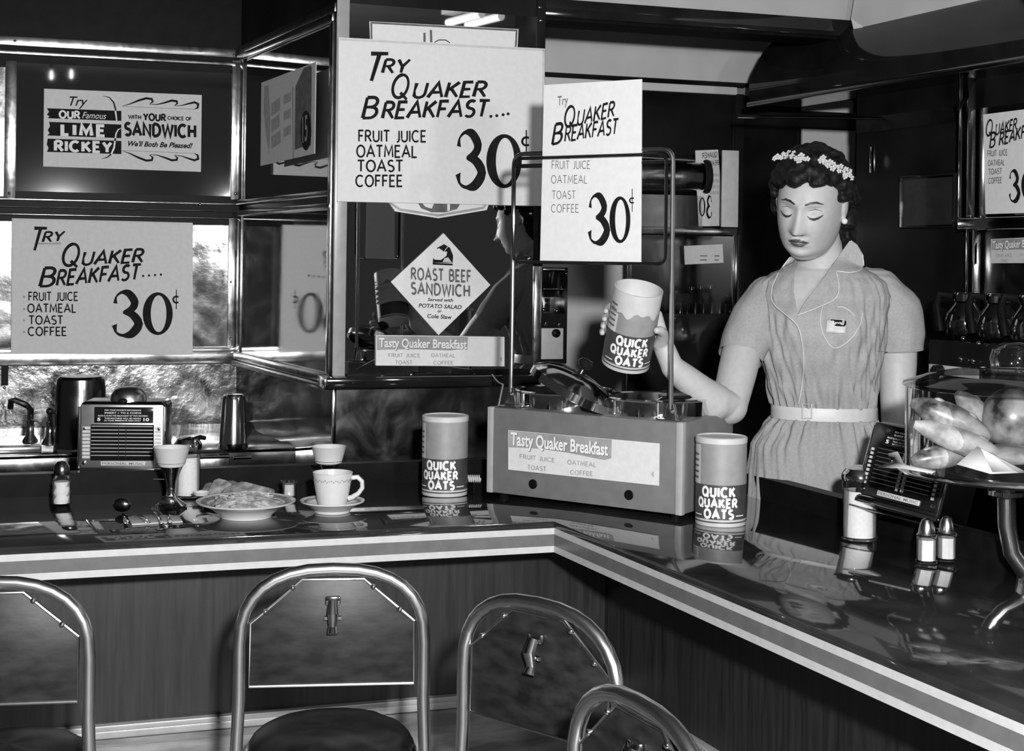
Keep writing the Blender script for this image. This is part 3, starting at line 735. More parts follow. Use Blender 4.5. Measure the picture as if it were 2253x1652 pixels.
# ---------------------------------------------------------------- food warmer with its wire sign holder
bl, br_ = atz(1070, 1094.5, ZC), atz(1498, 1148, ZC)
PX = Pl((bl.x, bl.y), math.atan2(br_.y - bl.y, br_.x - bl.x)); BW = (br_ - bl).length; BD = 0.28
BZ0, BZ1 = ZC + .013, PX.loc(1499, 930).z
warmer = thing('food_warmer', 'grey metal food warmer with two wells and a breakfast strip on its front', 'warmer', PX.M)
MB().box(0, BW, 0.003, BD, BZ0, BZ1).build('casing', 'case_grey', warmer, bevel=0.006)
sx = PX.loc(1083.5, 1000).x
MB().box(-.001, sx, 0.0, 0.02, BZ0, BZ1 + .0005).build('corner_strip', 'case_edge', warmer, bevel=0.003)
MB().box(BW - .016, BW + .0015, 0.0, 0.02, BZ0, BZ1 + .0005).build('corner_strip', 'case_edge', warmer, bevel=0.003)
for x in (0.03, BW - .03):
    for y in (0.035, BD - .03): MB().lathe([(.012, ZC), (.014, BZ0)], 12, Matrix.Translation((x, y, 0))).build('foot', 'black_satin', warmer)
for px, py in ((1172, 1065), (1383, 1089)):
    l = PX.loc(px, py)
    rr = .0105
    MB().lathe([(rr * 1.12, 0), (rr * 1.12, .002), (rr, .003), (rr, -.012)], 20, Matrix.Translation((l.x, 0.002, l.z)) @ Matrix.Rotation(PI / 2, 4, 'X')).build('hole', 'black_satin', warmer)
xs = Matrix.Translation((0, 0, 0))
cs, f = card('breakfast_strip', PX, 0.003, [(1118, 946), (1451, 975.5), (1449.6, 1068.7), (1118, 1033)], 'white breakfast strip on the front of the grey food warmer', 'sign', thick=0.002, m='card_box')
tasty(f, [(1119, 947), (1346, 967), (1345, 1008), (1330, 1012), (1250, 996), (1190, 987), (1119, 984)], (1124, 978), (1338, 1002), 27,
      [('FRUIT JUICE', 1144, 1008, 1220, 1017), ('OATMEAL', 1249, 1021, 1311, 1027), ('TOAST', 1161, 1032, 1201, 1036), ('COFFEE', 1255, 1043, 1304, 1047)], 9, (1437, 1043, 3, 1037, 1050))
PRx = 0.124
pan_c = [(BW / 2 - .131, BD / 2 + .004), (BW / 2 + .131, BD / 2 + .004)]
PZ = BZ1 + .040
for k, (x, y) in enumerate(pan_c):
    pn = MB().lathe([(PRx - .012, BZ1 - .1), (PRx, BZ1 + .002), (PRx, PZ - .004), (PRx + .004, PZ), (PRx, PZ + .003), (PRx - .005, PZ), (PRx - .006, BZ1 - .07), (.02, BZ1 - .08)], 56, Matrix.Translation((x, y, 0)), cap=False).build('well_pan', 'chrome', warmer)
    for a in (-118, -62):
        b = Matrix.Translation((x, y, 0)) @ Matrix.Rotation(math.radians(a), 4, 'Z')
        MB().box(PRx - .001, PRx + .002, -.0012, .0012, BZ1 + .003, PZ - .005, b).build('seam', 'steel_trim', pn)
# wire holder
def pxl(px, py, o=-0.03): return PX.loc(px, py, o)
yb = 0.03
lp0, lp1 = pxl(1124, 862), pxl(1131, 350); rp0, rp1 = pxl(1476, 900), pxl(1481, 335)
zt = lp1.z
def fillet(a, b, c, r, n=6):
    a, b, c = Vector(a), Vector(b), Vector(c); u, v = (a - b).normalized(), (c - b).normalized()
    return [((1 - t) ** 2) * (b + u * r) + 2 * t * (1 - t) * b + t * t * (b + v * r) for t in [i / n for i in range(n + 1)]]
A_, B_ = Vector((lp1.x, yb, zt + .012)), Vector((rp1.x, yb, zt + .012))
path = [Vector((lp0.x, yb, lp0.z))] + fillet((lp0.x, yb, lp0.z), A_, B_, .03) + fillet(A_, B_, (rp0.x, yb, rp0.z), .03) + [Vector((rp0.x, yb, rp0.z))]
holder = thing('sign_holder', 'chrome wire sign holder standing on the food warmer', 'stand', PX.M)
MB().tube(path, .0056, 10).build('wire_frame', 'tube_chrome', holder)
i0, i1, j1 = pxl(1138, 345), pxl(1472, 340), pxl(1472, 581)
q = [Vector((i0.x, yb - .012, zt)), Vector((i1.x, yb - .012, zt)), Vector((i1.x, yb - .012, j1.z)), Vector((i0.x, yb - .012, j1.z))]
loop = []
for k in range(4): loop += fillet(q[k - 1], q[k], q[(k + 1) % 4], .022)
MB().tube(loop, .0042, 8, closed=True).build('inner_frame', 'black_gloss', holder)
MB().tube([path[1], path[-2]], .0052, 8).build('top_bar_cover', 'black_gloss', holder)
for p, sgn in ((lp0, 1), (rp0, -1)):
    MB().prism([(p.x - .018, yb - .004, BZ1 + .001), (p.x + .018, yb - .004, BZ1 + .001), (p.x + .010, yb - .004, p.z + .012), (p.x - .006, yb - .004, p.z + .012)], (0, .010, 0)).build('bracket', 'chrome_soft', holder, bevel=0.003)
    MB().box(p.x - .03, p.x + .03, yb - .02, yb + .02, BZ1 + .0008, BZ1 + .004).build('foot_plate', 'chrome_soft', holder, bevel=0.0015)
    MB().ball((p.x + .004, yb - .006, p.z - .005), .005, 10, 6).build('rivet', 'chrome', holder)
PXs = PX.shifted(-0.024)
ss, f = card('breakfast_sign', PXs, 0.0, [(1197, 187), (1412, 174), (1410, 579), (1188, 577)], 'tall white breakfast sign in the wire holder above the food warmer', 'sign', thick=0.003)
f.font('Try', (1227, 232), (1250, 229), 20, 'ink_soft', 0.005, .05)
breakfast(f, None, None, (1240, 280, 1262, 277, 44), (1269, 276, 1350, 255, 31), (1214, 318, 1234, 313, 42), (1242, 311, 1357, 294, 32),
          [(1214, 371, 1298, 371, 17), (1213, 403, 1292, 403, 17), (1215, 437, 1266, 437, 17), (1213, 467, 1273, 467, 17)], None, (1296, 1340, 430, 533), (1341, 1387, 432, 535), (1391, 441, 5.5, 415, 466), wt=.17, m_items='ink_soft', w_items=.10)

# lid lying askew over the wells
lc = at(1264, 848, 3.50)
LM = Matrix.Translation(lc) @ Matrix.Rotation(-math.radians(27), 4, Vector((0, 1, 0))).inverted() @ Matrix.Rotation(math.radians(5), 4, 'X')
lid = thing('pan_lid', 'chrome domed pan lid with black knob lying askew on the wells', 'lid', LM)
MB().lathe([(.104, -.022), (.112, -.020), (.112, .0), (.106, .004), (.085, .020), (.055, .030), (.02, .034), (.001, .034)], 48, cap=False).build('dome', 'chrome', lid)
MB().lathe([(.010, .033), (.008, .045), (.018, .052), (.022, .062), (.016, .070), (.001, .071)], 20).build('knob', 'black_gloss', lid)
# ladle in the right well
lx = PX.M @ Vector((pan_c[1][0], pan_c[1][1], PZ))
lad = thing('ladle', 'ladle with black handle resting across the right well', 'ladle', Matrix.Translation(lx))
e = PX.e
MB().tube([Vector((-.03, 0, -.03)), Vector((.02, -.02, .004)), Vector((.085, -.05, .009))], .005, 8).build('rod', 'chrome', lad)
MB().tube([Vector((.005, -.05, .010)), Vector((.085, -.055, .012))], [.011, .010], 10).build('handle', 'black_gloss', lad)
MB().tube([Vector((.045, -.05, .015)), Vector((.055, -.045, .05))], [.010, .006], 10).build('grip', 'black_gloss', lad)
MB().ball((-.04, .0, -.035), (.035, .035, .02), 20, 10).build('bowl', 'chrome', lad)

# ---------------------------------------------------------------- oatmeal canisters
CR, CH = 0.0575, 0.199
def wrap(g, z, cap, half, a0, r, flip=False):
    V, Fc, lay, W_ = g
    return [((r + .0004 + .00012 * k) * math.sin(a0 + (x / W_ - .5) * 2 * half), -(r + .0004 + .00012 * k) * math.cos(a0 + (x / W_ - .5) * 2 * half), z + cap * y) for (x, y), k in zip(V, lay)], Fc
def shell(r, z0, z1, a0=-PI, a1=PI, n=48, wav=None):
    vs, fs = [], []
    for i in range(n + 1):
        a = a0 + (a1 - a0) * i / n
        w0, w1 = (wav(a) if wav else (0, 0))
        for z in (z0 + w0, z1 + w1): vs.append((r * math.sin(a), -r * math.cos(a), z))
    for i in range(n): fs.append((2 * i, 2 * i + 2, 2 * i + 3, 2 * i + 1))
    return vs, fs
def canister(label, M, open_top=False, turn=0.0):
    t = thing('oatmeal_canister', label, 'canister', M)
    if open_top:
        MB().lathe([(CR - .001, 0), (CR, .002), (CR, CH - .004), (CR - .002, CH - .004), (CR - .002, .02), (.001, .02)], 56, cap=False).build('tube', 'can_top', t)
        MB().lathe([(CR - .002, .0005), (.001, .0005)], 40, cap=False).build('base', 'can_inside', t)
        MB().lathe([(CR - .0025, CH - .045), (CR * .6, CH - .038), (.001, CH - .033)], 40, cap=False).build('oats_inside', 'oatmeal', t)
        top = CH - .055
    else:
        MB().lathe([(CR - .001, 0), (CR, .002), (CR, CH - .012), (.001, CH - .012)], 56).build('tube', 'can_top', t)
        MB().lathe([(CR + .0012, CH - .013), (CR + .0015, CH - .002), (CR - .001, CH), (CR - .004, CH - .003), (.001, CH - .003)], 56).build('lid', 'can_top', t)
        top = CH - .0135
    MB().add(*shell(CR + .0004, .094, top, wav=(lambda a: (0, .006 * math.sin(5 * a) + .005 * math.sin(11 * a + 1))) if open_top else None)).build('label_upper', 'can_grey', t)
    MB().add(*shell(CR + .0004, .0165, .094)).build('label_band', 'can_dark', t)
    MB().add(*shell(CR + .0006, .009, .012)).build('label_line', 'can_dark', t)
    MB().add(*shell(CR + .0007, .094, top - .004, turn - 1.5, turn - .80, 14)).build('label_side_panel', 'can_top', t)
    for k in range(5): MB().add(*shell(CR + .001, .105 + k * .013, .110 + k * .013, turn - 1.35, turn - .92, 8)).build('side_print', 'ink_soft', t)
    for txt, z, cap, hf, da in (('QUICK', .0690, .0195, .66, 0), ('QUAKER', .0445, .0185, .82, -.06), ('OATS', .0200, .0185, .58, .02)):
        v, fc = wrap(glyphs(txt, .30, 0, .30), z, cap, hf, turn + da, CR)
        MB().add(v, fc).build('lettering', 'print_white', t, smooth=0)
    for s_ in (-1, 1): MB().add(*shell(CR + .0008, .024, .0262, turn + s_ * .72, turn + s_ * 1.15, 6)).build('label_rule', 'print_white', t)
    return t
def face_cam(p): return math.atan2(p.x, p.y) * -1
p = onc(978, 1086); canister('closed oatmeal canister standing left of the food warmer', TR(p, face_cam(p)), turn=-.19)
p = onc(1585, 1150.5); canister('closed oatmeal canister standing right of the food warmer', TR(p, face_cam(p)), turn=-.10)
HK = at(1391, 716, 3.40)                           # middle of the lifted canister
HCAN = Matrix.Translation(HK) @ Matrix.Rotation(math.radians(7.5), 4, 'Y') @ Matrix.Rotation(math.radians(20), 4, 'X') @ Matrix.Rotation(face_cam(HK), 4, 'Z')
canister('opened oatmeal canister lifted in the hand of the waitress', HCAN @ Matrix.Translation((0, 0, -CH / 2)), True, turn=.12)
sp = thing('spring_plug', 'small coiled spring plug at the left end of the food warmer', 'plug', TR(onc(1043, 1048 + 36)))
MB().tube([(0, 0, 0.0), (0, 0, .032)], .004, 8).build('stem', 'black_satin', sp)
cz = [(-.016 + .032 * i / 72, .0085 * math.cos(i / 72 * 12 * PI), .036 + .0085 * math.sin(i / 72 * 12 * PI)) for i in range(73)]
MB().tube(cz, .0019, 6).build('coil', 'can_top', sp)
cd = MB(); cd.tube([PX.M @ Vector((-.006, .05, 1.0)), at(1107, 846, 3.80), at(1098, 842, 3.95), at(1090, 834, 4.15), at(1083, 824, 4.33)], .0022, 6)
tag(cd.build('power_cord', 'can_top'), 'thin pale cord hanging between the food warmer and the mirror ledge', 'cord')

# ---------------------------------------------------------------- breakfast set
def lathe_thing(name, label, cat, p, parts, rz=0, group=None, seg=40):
    t = thing(name, label, cat, TR(p, rz), group)
    for nm, prof, m in parts: MB().lathe(prof, seg, cap=False).build(nm, m, t)
    return t
def scl(prof, k): return [(r * k, z * k) for r, z in prof]
pl = onc(541, 1136)
plate = lathe_thing('soup_plate', 'patterned china soup plate of oatmeal beside the coffee cup', 'plate', pl, [('dish', [(.001, .004), (.05, .004), (.052, 0), (.058, 0), (.060, .006), (.080, .022), (.100, .030), (.111, .034), (.1125, .037), (.110, .038), (.085, .031), (.070, .024), (.052, .012), (.001, .010)], 'china')])
MB().lathe([(.088, .0325), (.095, .0343), (.101, .0361)], 48, cap=False).build('rim_pattern', 'china_print', plate)
mb = MB(); n, rg = 48, 14; vs = []; fs = []
for j in range(rg + 1):
    for i in range(n):
        r = .082 * j / rg; a = 2 * PI * i / n; x, y = r * math.cos(a), r * math.sin(a)
        h = .052 - .022 * (j / rg) ** 1.7 + .006 * noise.noise(Vector((x * 60, y * 60, 3))) + .004 * noise.noise(Vector((x * 150, y * 150, 1)))
        vs.append((x, y, h))
for j in range(rg):
    for i in range(n): k = (i + 1) % n; fs.append((j * n + i, j * n + k, (j + 1) * n + k, (j + 1) * n + i))
om = mb.add(vs, fs).build('oatmeal', 'oatmeal', plate); om['kind'] = 'stuff'
for k in range(46):
    a, r = random.uniform(0, 2 * PI), .078 * math.sqrt(random.random()); x, y = r * math.cos(a), r * math.sin(a)
    M = Matrix.Translation((x, y, .054 - .022 * (r / .082) ** 1.7)) @ Matrix.Rotation(random.uniform(0, 3), 4, 'Z') @ Matrix.Rotation(random.uniform(-.9, .9), 4, 'X')
    MB().box(-.010, .010, -.005, .005, -.0006, .0006, M).build('flake', 'oatmeal', plate)
tp = onc(520, 1098)
tplate = lathe_thing('side_plate', 'china side plate of toast behind the soup plate', 'plate', tp, [('dish', [(.001, .003), (.05, .003), (.05, 0), (.055, 0), (.056, .005), (.080, .013), (.0925, .016), (.0925, .019), (.08, .0175), (.055, .009), (.001, .008)], 'china')])
def toast(label, px, Yn, Yf, m='toast'):
    y0, y1 = min(p[1] for p in px), max(p[1] for p in px)
    pts = [at(x, y, Yn + (Yf - Yn) * (y1 - y) / (y1 - y0)) for x, y in px]
    o = sum(pts, Vector()) / len(pts); nrm = (pts[1] - pts[0]).cross(pts[-1] - pts[0]).normalized()
    if nrm.y < 0: nrm = -nrm
    t = thing('toast_slice', label, 'toast', Matrix.Translation(o), 'toast slices on the side plate')
    MB().prism([p - o for p in pts], nrm * .012).build('crust', 'crust', t, bevel=.0025)
    MB().prism([(p - o) * .90 - nrm * .001 for p in pts], nrm * .003).build('crumb', m, t, bevel=.0006)
toast('large pale slice of toast lying in front on the side plate', [(486, 1083), (492, 1075), (530, 1058), (542, 1059), (600, 1074), (604, 1080), (598, 1089), (520, 1096), (490, 1097)], 3.41, 3.46)
toast('slice of toast leaning up left of the large pale slice', [(455, 1084), (470, 1055), (481, 1051), (500, 1056), (512, 1064), (500, 1092), (460, 1095)], 3.46, 3.50)
toast('narrow dark slice of toast at the far left of the side plate', [(442, 1080), (452, 1063), (463, 1060), (474, 1064), (462, 1092), (446, 1092)], 3.50, 3.53, 'crust')
toast('dark end of toast between the two paler slices', [(492, 1070), (500, 1057), (512, 1056), (534, 1064), (530, 1082), (498, 1086)], 3.49, 3.52, 'crust')
bt = at(443, 1090, 3.44)
tag(MB().lathe([(.001, .002), (.016, .002), (.021, .010), (.020, .010), (.015, .004), (.001, .004)], 20, TR((bt.x, bt.y, tp.z + .02)), cap=False).build('butter_cup', 'paper_cup'), 'small white butter cup at the left edge of the side plate', 'cup')

sp_ = onc(731, 1126)
sau = lathe_thing('saucer', 'patterned china saucer under the coffee cup', 'saucer', sp_, [('dish', [(.001, .003), (.035, .003), (.035, 0), (.041, 0), (.043, .006), (.060, .018), (.0745, .025), (.075, .028), (.073, .028), (.055, .020), (.040, .011), (.001, .009)], 'china')])
MB().lathe([(.060, .0225), (.066, .0253)], 40, cap=False).build('rim_pattern', 'china_print', sau)
cup = lathe_thing('coffee_cup', 'white china coffee cup with leaf band on its saucer', 'cup', sp_ + Vector((0, 0, .0098)), [('bowl', [(.001, .004), (.026, .004), (.027, 0), (.031, 0), (.033, .008), (.040, .040), (.0455, .076), (.047, .083), (.0455, .0835), (.0435, .076), (.036, .030), (.028, .010), (.001, .009)], 'china')], rz=face_cam(sp_))
for k in range(26):
    a = -1.35 + 2.7 * k / 25; zz = .067 + .002 * math.sin(k * 2.3); r = .0442 + .0012
    MB().ball((0, 0, 0), (.0022, .0007, .0013), 8, 5, Matrix.Translation((r * math.sin(a), -r * math.cos(a), zz)) @ Matrix.Rotation(a, 4, 'Z') @ Matrix.Rotation(k * 1.1, 4, 'Y')).build('leaf_print', 'china_print', cup)
MB().tube([(.042, -.004, .070), (.058, -.006, .072), (.068, -.007, .062), (.069, -.007, .047), (.060, -.006, .034), (.046, -.005, .025), (.036, -.004, .022)], [.006, .006, .0055, .0055, .0055, .006, .006], 10).build('handle', 'china', cup)
MB().lathe([(.001, .068), (.0425, .068)], 30, cap=False).build('coffee', 'coffee', cup)

def cone_cup(label, p, h, base=True):
    t = thing('cup_holder', label, 'cup', TR(p, face_cam(p)), 'paper cups in metal holders')
    MB().lathe([(.001, .0), (.036, .0), (.037, .003), (.030, .008), (.015, .020), (.0115, .034), (.013, .055), (.021, .080), (.030, .100), (.034, h - .036), (.033, h - .036), (.027, .098), (.001, .06)], 36, cap=False).build('holder', 'chrome', t)
    MB().lathe([(.001, .07), (.020, .085), (.032, h - .04), (.0425, h - .001), (.0435, h), (.0415, h - .001), (.031, h - .038), (.018, .088), (.001, .075)], 36, cap=False).build('paper_cup', 'paper_cup', t)
p = onc(376, 1113); cone_cup('white paper cup in a flared metal holder left of the soup plate', p, .140)
p = onc(722, 1098); cone_cup('white paper cup in a flared metal holder behind the coffee cup', p, .130)

def sugar_pour(label, p, R, H, lidm='chrome'):
    t = thing('sugar_dispenser', label, 'dispenser', TR(p, face_cam(p)), 'glass sugar dispensers')
    pr = [(.001, .003), (R * .9, .003), (R, 0), (R, .006), (R * .94, .012), (R * .94, H * .78), (R * .97, H * .80), (R * .92, H * .84)]
    MB().lathe(pr, 24, cap=False).build('glass_body', 'glass_thick', t)
    MB().lathe([(.001, .005), (R * .86, .005), (R * .88, .02), (R * .88, H * .66), (.001, H * .64)], 24, cap=False).build('sugar', 'sugar', t)['kind'] = 'stuff'
    MB().lathe([(R * 1.02, H * .80), (R * 1.04, H * .86), (R * .98, H * .90), (R * .8, H * .96), (R * .3, H), (.001, H)], 28, cap=False).build('cap', lidm, t)
    MB().tube([(R * .3, -R * .3, H * .95), (R * .9, -R * .7, H * 1.0), (R * 1.25, -R * .9, H * .99)], [.006, .006, .005], 8).build('spout', lidm, t)
    return t
p = onc(1891, 1184); sugar_pour('tall glass sugar dispenser in front of the right jukebox selector', p, .0395, .158)
p = onc(412, 1092); sugar_pour('glass sugar dispenser with dark cap behind the left paper cup', p, .033, .148)

# glass creamer, salt shakers
p = onc(636, 1094)
cr = lathe_thing('creamer', 'small glass of cream beside the coffee cup', 'glass', p, [('glass_body', [(.001, .002), (.017, .002), (.018, 0), (.0185, .004), (.0175, .006), (.0175, .034), (.0205, .038), (.0205, .042), (.0185, .043), (.016, .035), (.016, .005), (.001, .005)], 'glass_thick')], seg=28)
MB().lathe([(.001, .0052), (.0155, .0052), (.0157, .033), (.001, .033)], 24, cap=False).build('cream', 'sugar', cr)
p = onc(135, 1110)
sh = thing('salt_shaker', 'diamond cut glass salt shaker at the far left of the counter', 'shaker', TR(p), None)
vs, fs = [], []
prs = [(.016, 0), (.0225, .003), (.0235, .012), (.021, .022), (.0245, .032), (.021, .044), (.0225, .054), (.0185, .066), (.0165, .074)]
for j, (r, z) in enumerate(prs):
    for i in range(12): a = 2 * PI * (i + .5 * (j % 2)) / 12; vs.append((r * math.cos(a), r * math.sin(a), z))
for j in range(len(prs) - 1):
    for i in range(12):
        k = (i + 1) % 12
        if j % 2: fs += [(j * 12 + i, j * 12 + k, (j + 1) * 12 + k), (j * 12 + i, (j + 1) * 12 + k, (j + 1) * 12 + i)]
        else: fs += [(j * 12 + i, j * 12 + k, (j + 1) * 12 + i), (j * 12 + k, (j + 1) * 12 + k, (j + 1) * 12 + i)]
MB().add(vs, fs).build('glass_body', 'glass_thick', sh, smooth=0)
MB().lathe([(.001, .004), (.0190, .004), (.0195, .03), (.0185, .055), (.001, .056)], 16, cap=False).build('salt', 'sugar', sh)
MB().lathe([(.0175, .072), (.0185, .078), (.017, .092), (.010, .102), (.001, .104)], 24, cap=False).build('cap', 'steel_dark', sh)
def shaker(label, p, fill):
    t = thing('salt_shaker', label, 'shaker', TR(p, .2), 'pair of shakers')
    MB().lathe([(.001, .002), (.0205, .002), (.022, 0), (.022, .004), (.0195, .007), (.0195, .050), (.0205, .054), (.016, .060)], 10, cap=False).build('glass_body', 'glass_thick', t, smooth=0)
    MB().lathe([(.001, .005), (.0175, .005), (.0175, .046), (.001, .046)], 10, cap=False).build('contents', fill, t, smooth=0)
    MB().lathe([(.0165, .056), (.0165, .062), (.0140, .076), (.0095, .086), (.001, .090)], 20, cap=False).build('cap', 'chrome_soft', t)
shaker('front salt shaker of the pair below the right jukebox selector', onc(2038, 1237), 'sugar')
shaker('second shaker of the pair standing just behind its mate at right', onc(2082, 1232), 'can_top')

# cutlery on a folded napkin
nk = onc(318, 1147)
tag(MB().prism([onc(281, 1141), onc(303, 1135), onc(392, 1137), onc(402, 1150), onc(290, 1156)], (0, 0, .004)).build('napkin', 'paper', bevel=.001), 'folded white paper napkin under the cutlery', 'napkin')
def flat(label, name, pts, ws, z, extra=None):
    t = thing(name, label, 'cutlery', TR(pts[0]), 'cutlery on the napkin')
    o = pts[0]
    vs, fs = ribbon([(q.x - o.x, q.y - o.y) for q in pts], ws)
    MB().prism([(0, 0, 0)] * 0 or [(x, y, z) for x, y in vs[:len(pts)]] + [(x, y, z) for x, y in reversed(vs[len(pts):])], (0, 0, .0022)).build('handle', 'chrome', t, bevel=.0006)
    return t
def U(a, b, t): return a + (b - a) * t
a, b = onc(305, 1138), onc(326, 1156); flat('table knife lying across the middle of the napkin', 'knife', [a, U(a, b, .5), b], [.009, .011, .012], .0055)
a, b = onc(340, 1128), onc(356, 1158)
t = flat('fork lying on the right side of the napkin', 'fork', [a, U(a, b, .25), U(a, b, .5), b], [.016, .010, .007, .010], .0055)
for k in range(4): MB().tube([(-.006 + .004 * k, 0, .007), (-.010 + .004 * k, .02, .010), (-.013 + .004 * k, .048, .006)], [.0014, .0013, .0008], 6).build('tine', 'chrome', t)
for lab, (bx, by), (hx, hy), m in (('dark bowled spoon lying left of the napkin', (268, 1128), (277, 1158), 'steel_dark'), ('bright teaspoon lying on the right end of the napkin', (370, 1122), (374, 1156), 'chrome')):
    a, b = onc(bx, by), onc(hx, hy)
    t = flat(lab, 'spoon', [U(a, b, .3), U(a, b, .6), b], [.006, .006, .011], .0055)
    o = U(a, b, .3)
    MB().ball((a.x - o.x, a.y - o.y, .018), (.021, .010, .016), 20, 12, None).build('bowl', m, t)

# ---------------------------------------------------------------- jukebox selectors
def selector(label, M, dark=False):
    t = thing('jukebox_selector', label, 'jukebox', M, 'table jukebox selectors')
    w, h, d = .212, .178, .105
    ms = 'plate_metal'
    bdy = MB(); bdy.prism([(-w / 2, -.004, 0), (w / 2, -.004, 0), (w / 2, 0, h * .97), (w / 2 - .012, .004, h), (-w / 2 + .012, .004, h), (-w / 2, 0, h * .97)], (0, d, 0)); bdy.build('shell', 'steel_dark', t, bevel=.008, seg=3)
    for xx in (-w / 2, w / 2): MB().tube([(xx, -.004, .004), (xx, -.001, h * .93)], .0035, 8).build('edge_trim', 'chrome', t)
    for xx in (-w / 2, w / 2): MB().tube([(xx, -.002, .003), (xx, d, .003)], .003, 8).build('edge_trim', 'chrome', t)
    MB().box(-w / 2 - .001, w / 2 + .001, -.010, .004, -.004, .014).build('base_bar', 'chrome', t, bevel=.004)
    MB().box(-w / 2 - .006, w / 2 + .006, -.016, d, -.016, -.012).build('base_plate', 'chrome', t, bevel=.002)
    MB().box(-w / 2 + .004, w / 2 - .004, -.008, .0, .014, h - .006).build('front_plate', ms if not dark else 'steel_dark', t, bevel=.003)
    x0, x1 = -w / 2 + .036, w / 2 - .030
    MB().box(x0 + .002, x1 + .002, -.011, -.008, h - .052, h - .012).build('instruction_plate', 'black_gloss', t, bevel=.003)
    def tx(txt, xa, xb, z, cap, m='print_white', y=-.0115, bold=.01):
        V, Fc, lay, W_ = fontmesh(txt, bold, 0.0)
        MB().add([(xa + (xb - xa) * x / W_, y - .0002, z + cap * yy) for x, yy in V], Fc).build('lettering', m, t, smooth=0)
    tx('FOR YOUR FAVORITE RECORDINGS', x0 + .028, x1 - .028, h - .0215, .0034); tx('INSERT 1 TO 6 COINS', x0 + .028, x1 - .028, h - .0285, .0040)
    tx('EACH 5\u00a2 PLAYS THE EQUIVALENT OF TWO RECORDS', x0 + .012, x1 - .012, h - .0355, .0034); tx('5', x0 + .010, x0 + .018, h - .0465, .0075, bold=.03); tx('10', x1 - .022, x1 - .008, h - .0465, .0075, bold=.03)
    tx('THIS MACHINE WILL BE HEARD', x0 + .028, x1 - .028, h - .0420, .0034); tx('IN YOUR IMMEDIATE AREA ONLY', x0 + .028, x1 - .028, h - .0475, .0034)
    z0, z1 = .036, h - .060
    MB().box(x0 - .006, x1 + .004, -.010, -.0075, z0 - .004, z1 + .004).build('title_window', 'black_satin', t)
    nrow = 9
    for k in range(nrow):
        z = z0 + (z1 - z0) * (k + .5) / nrow; hh = (z1 - z0) / nrow
        MB().box(x0 - .026, x0 - .008, -.0105, -.0085, z - hh * .36, z + hh * .36).build('title_strip', 'title_strip' if not dark else 'black_gloss', t)
        MB().box(x1 + .006, x1 + .022, -.0105, -.0085, z - hh * .36, z + hh * .36).build('title_strip', 'title_strip' if not dark else 'black_gloss', t)
        MB().box(x0 - .004, x1 + .002, -.0125, -.011, z + hh * .40, z + hh * .60).build('title_bar', 'plate_metal', t)
        if dark:
            for xx in (x0 - .018, -.004, .010, x1 + .012): MB().box(xx - .003, xx + .003, -.013, -.0105, z - hh * .3, z + hh * .3).build('push_tab', 'title_strip', t)
    for xx in (-.006, .012): MB().box(xx - .001, xx + .001, -.0135, -.0125, z0, z1).build('column_bar', 'chrome', t)
    MB().box(x0 + .020, x1 - .016, -.0115, -.009, .0195, .0305).build('name_plate', 'title_strip', t, bevel=.001)
    tx('PERSONAL MUSIC', x0 + .024, x1 - .020, .0220, .0060, 'ink_soft', -.0120)
    for xx in (-w / 2 + .014, w / 2 - .014):
        for z in (.026, h - .066): MB().lathe([(.005, 0), (.0045, .002), (.002, .003)], 12, Matrix.Translation((xx, -.008, z)) @ Matrix.Rotation(PI / 2, 4, 'X')).build('screw', 'chrome', t)
    return t
pj = onc(268, 1080)
J1 = TR(Vector((pj.x, pj.y, ZC + .062)) + NL * 0.0, AL * .35)
jz = atz(268, 1046, ZC)  # only for its bearing
dJ = ray(268, 1040); yj = 3.62
pj = CAM + dJ * yj
j1 = selector('chrome table jukebox selector with title strips on the left counter', TR((pj.x, pj.y, pj.z), .06))
MB().tube([(0, .05, -.012), (0, .05, ZC - pj.z)], .014, 12).build('post', 'black_satin', j1)
dm_ = MB(); dm_.lathe([(.046, 0), (.044, .016), (.034, .030), (.018, .036), (.001, .037)], 28, Matrix.Translation((.005, .05, .176)), cap=False); dm_.build('crown', 'tube_chrome', j1)
MB().ball((.0, .0, .180), (.012, .008, .007), 14, 8).build('coin_slot', 'black_gloss', j1)
pj = at(1972, 1122, 3.02)
j2 = selector('dark table jukebox selector tipped beside the pastry case', Matrix.Translation(pj) @ Matrix.Rotation(-.92, 4, 'Z') @ Matrix.Rotation(math.radians(-16), 4, 'X') @ Matrix.Rotation(math.radians(4), 4, 'Y'), True)

# ---------------------------------------------------------------- pastry case
pc = at(2238, 1040, 2.72)
case = thing('pastry_case', 'glass domed pastry stand on a bent metal foot at right', 'cake stand', Matrix.Translation(pc))
R = .206
MB().lathe([(.001, -.006), (R * .6, -.010), (R + .012, -.002), (R + .016, .002), (R + .012, .004), (R * .6, .001), (.001, .001)], 64, cap=False).build('plate', 'chrome', case)
MB().lathe([(R, .004), (R, .158), (R + .004, .160)], 64, cap=False).build('glass_wall', 'glass_case', case)
MB().lathe([(R + .006, .160), (R + .004, .166), (R * .8, .182), (R * .5, .194), (.05, .199), (.001, .200)], 64, cap=False).build('glass_cover', 'glass_thick', case)
MB().lathe([(.050, .199), (.053, .215), (.048, .232), (.030, .243), (.001, .246)], 32, cap=False).build('glass_knob', 'glass_thick', case)
MB().tube([(-.02, 0, -.008), (-.02, 0, -.05), (-.018, 0, -.10), (-.008, 0, -.15), (.02, 0, -.19), (.055, 0, -.215), (.075, 0, ZC - pc.z + .012)], [.030, .017, .017, .017, .018, .019, .02], 16).build('bent_foot', 'chrome_soft', case)
MB().lathe([(.028, -.046), (.034, -.042), (.034, -.034), (.028, -.030)], 24, Matrix.Translation((-.02, 0, 0))).build('collar', 'chrome', case)
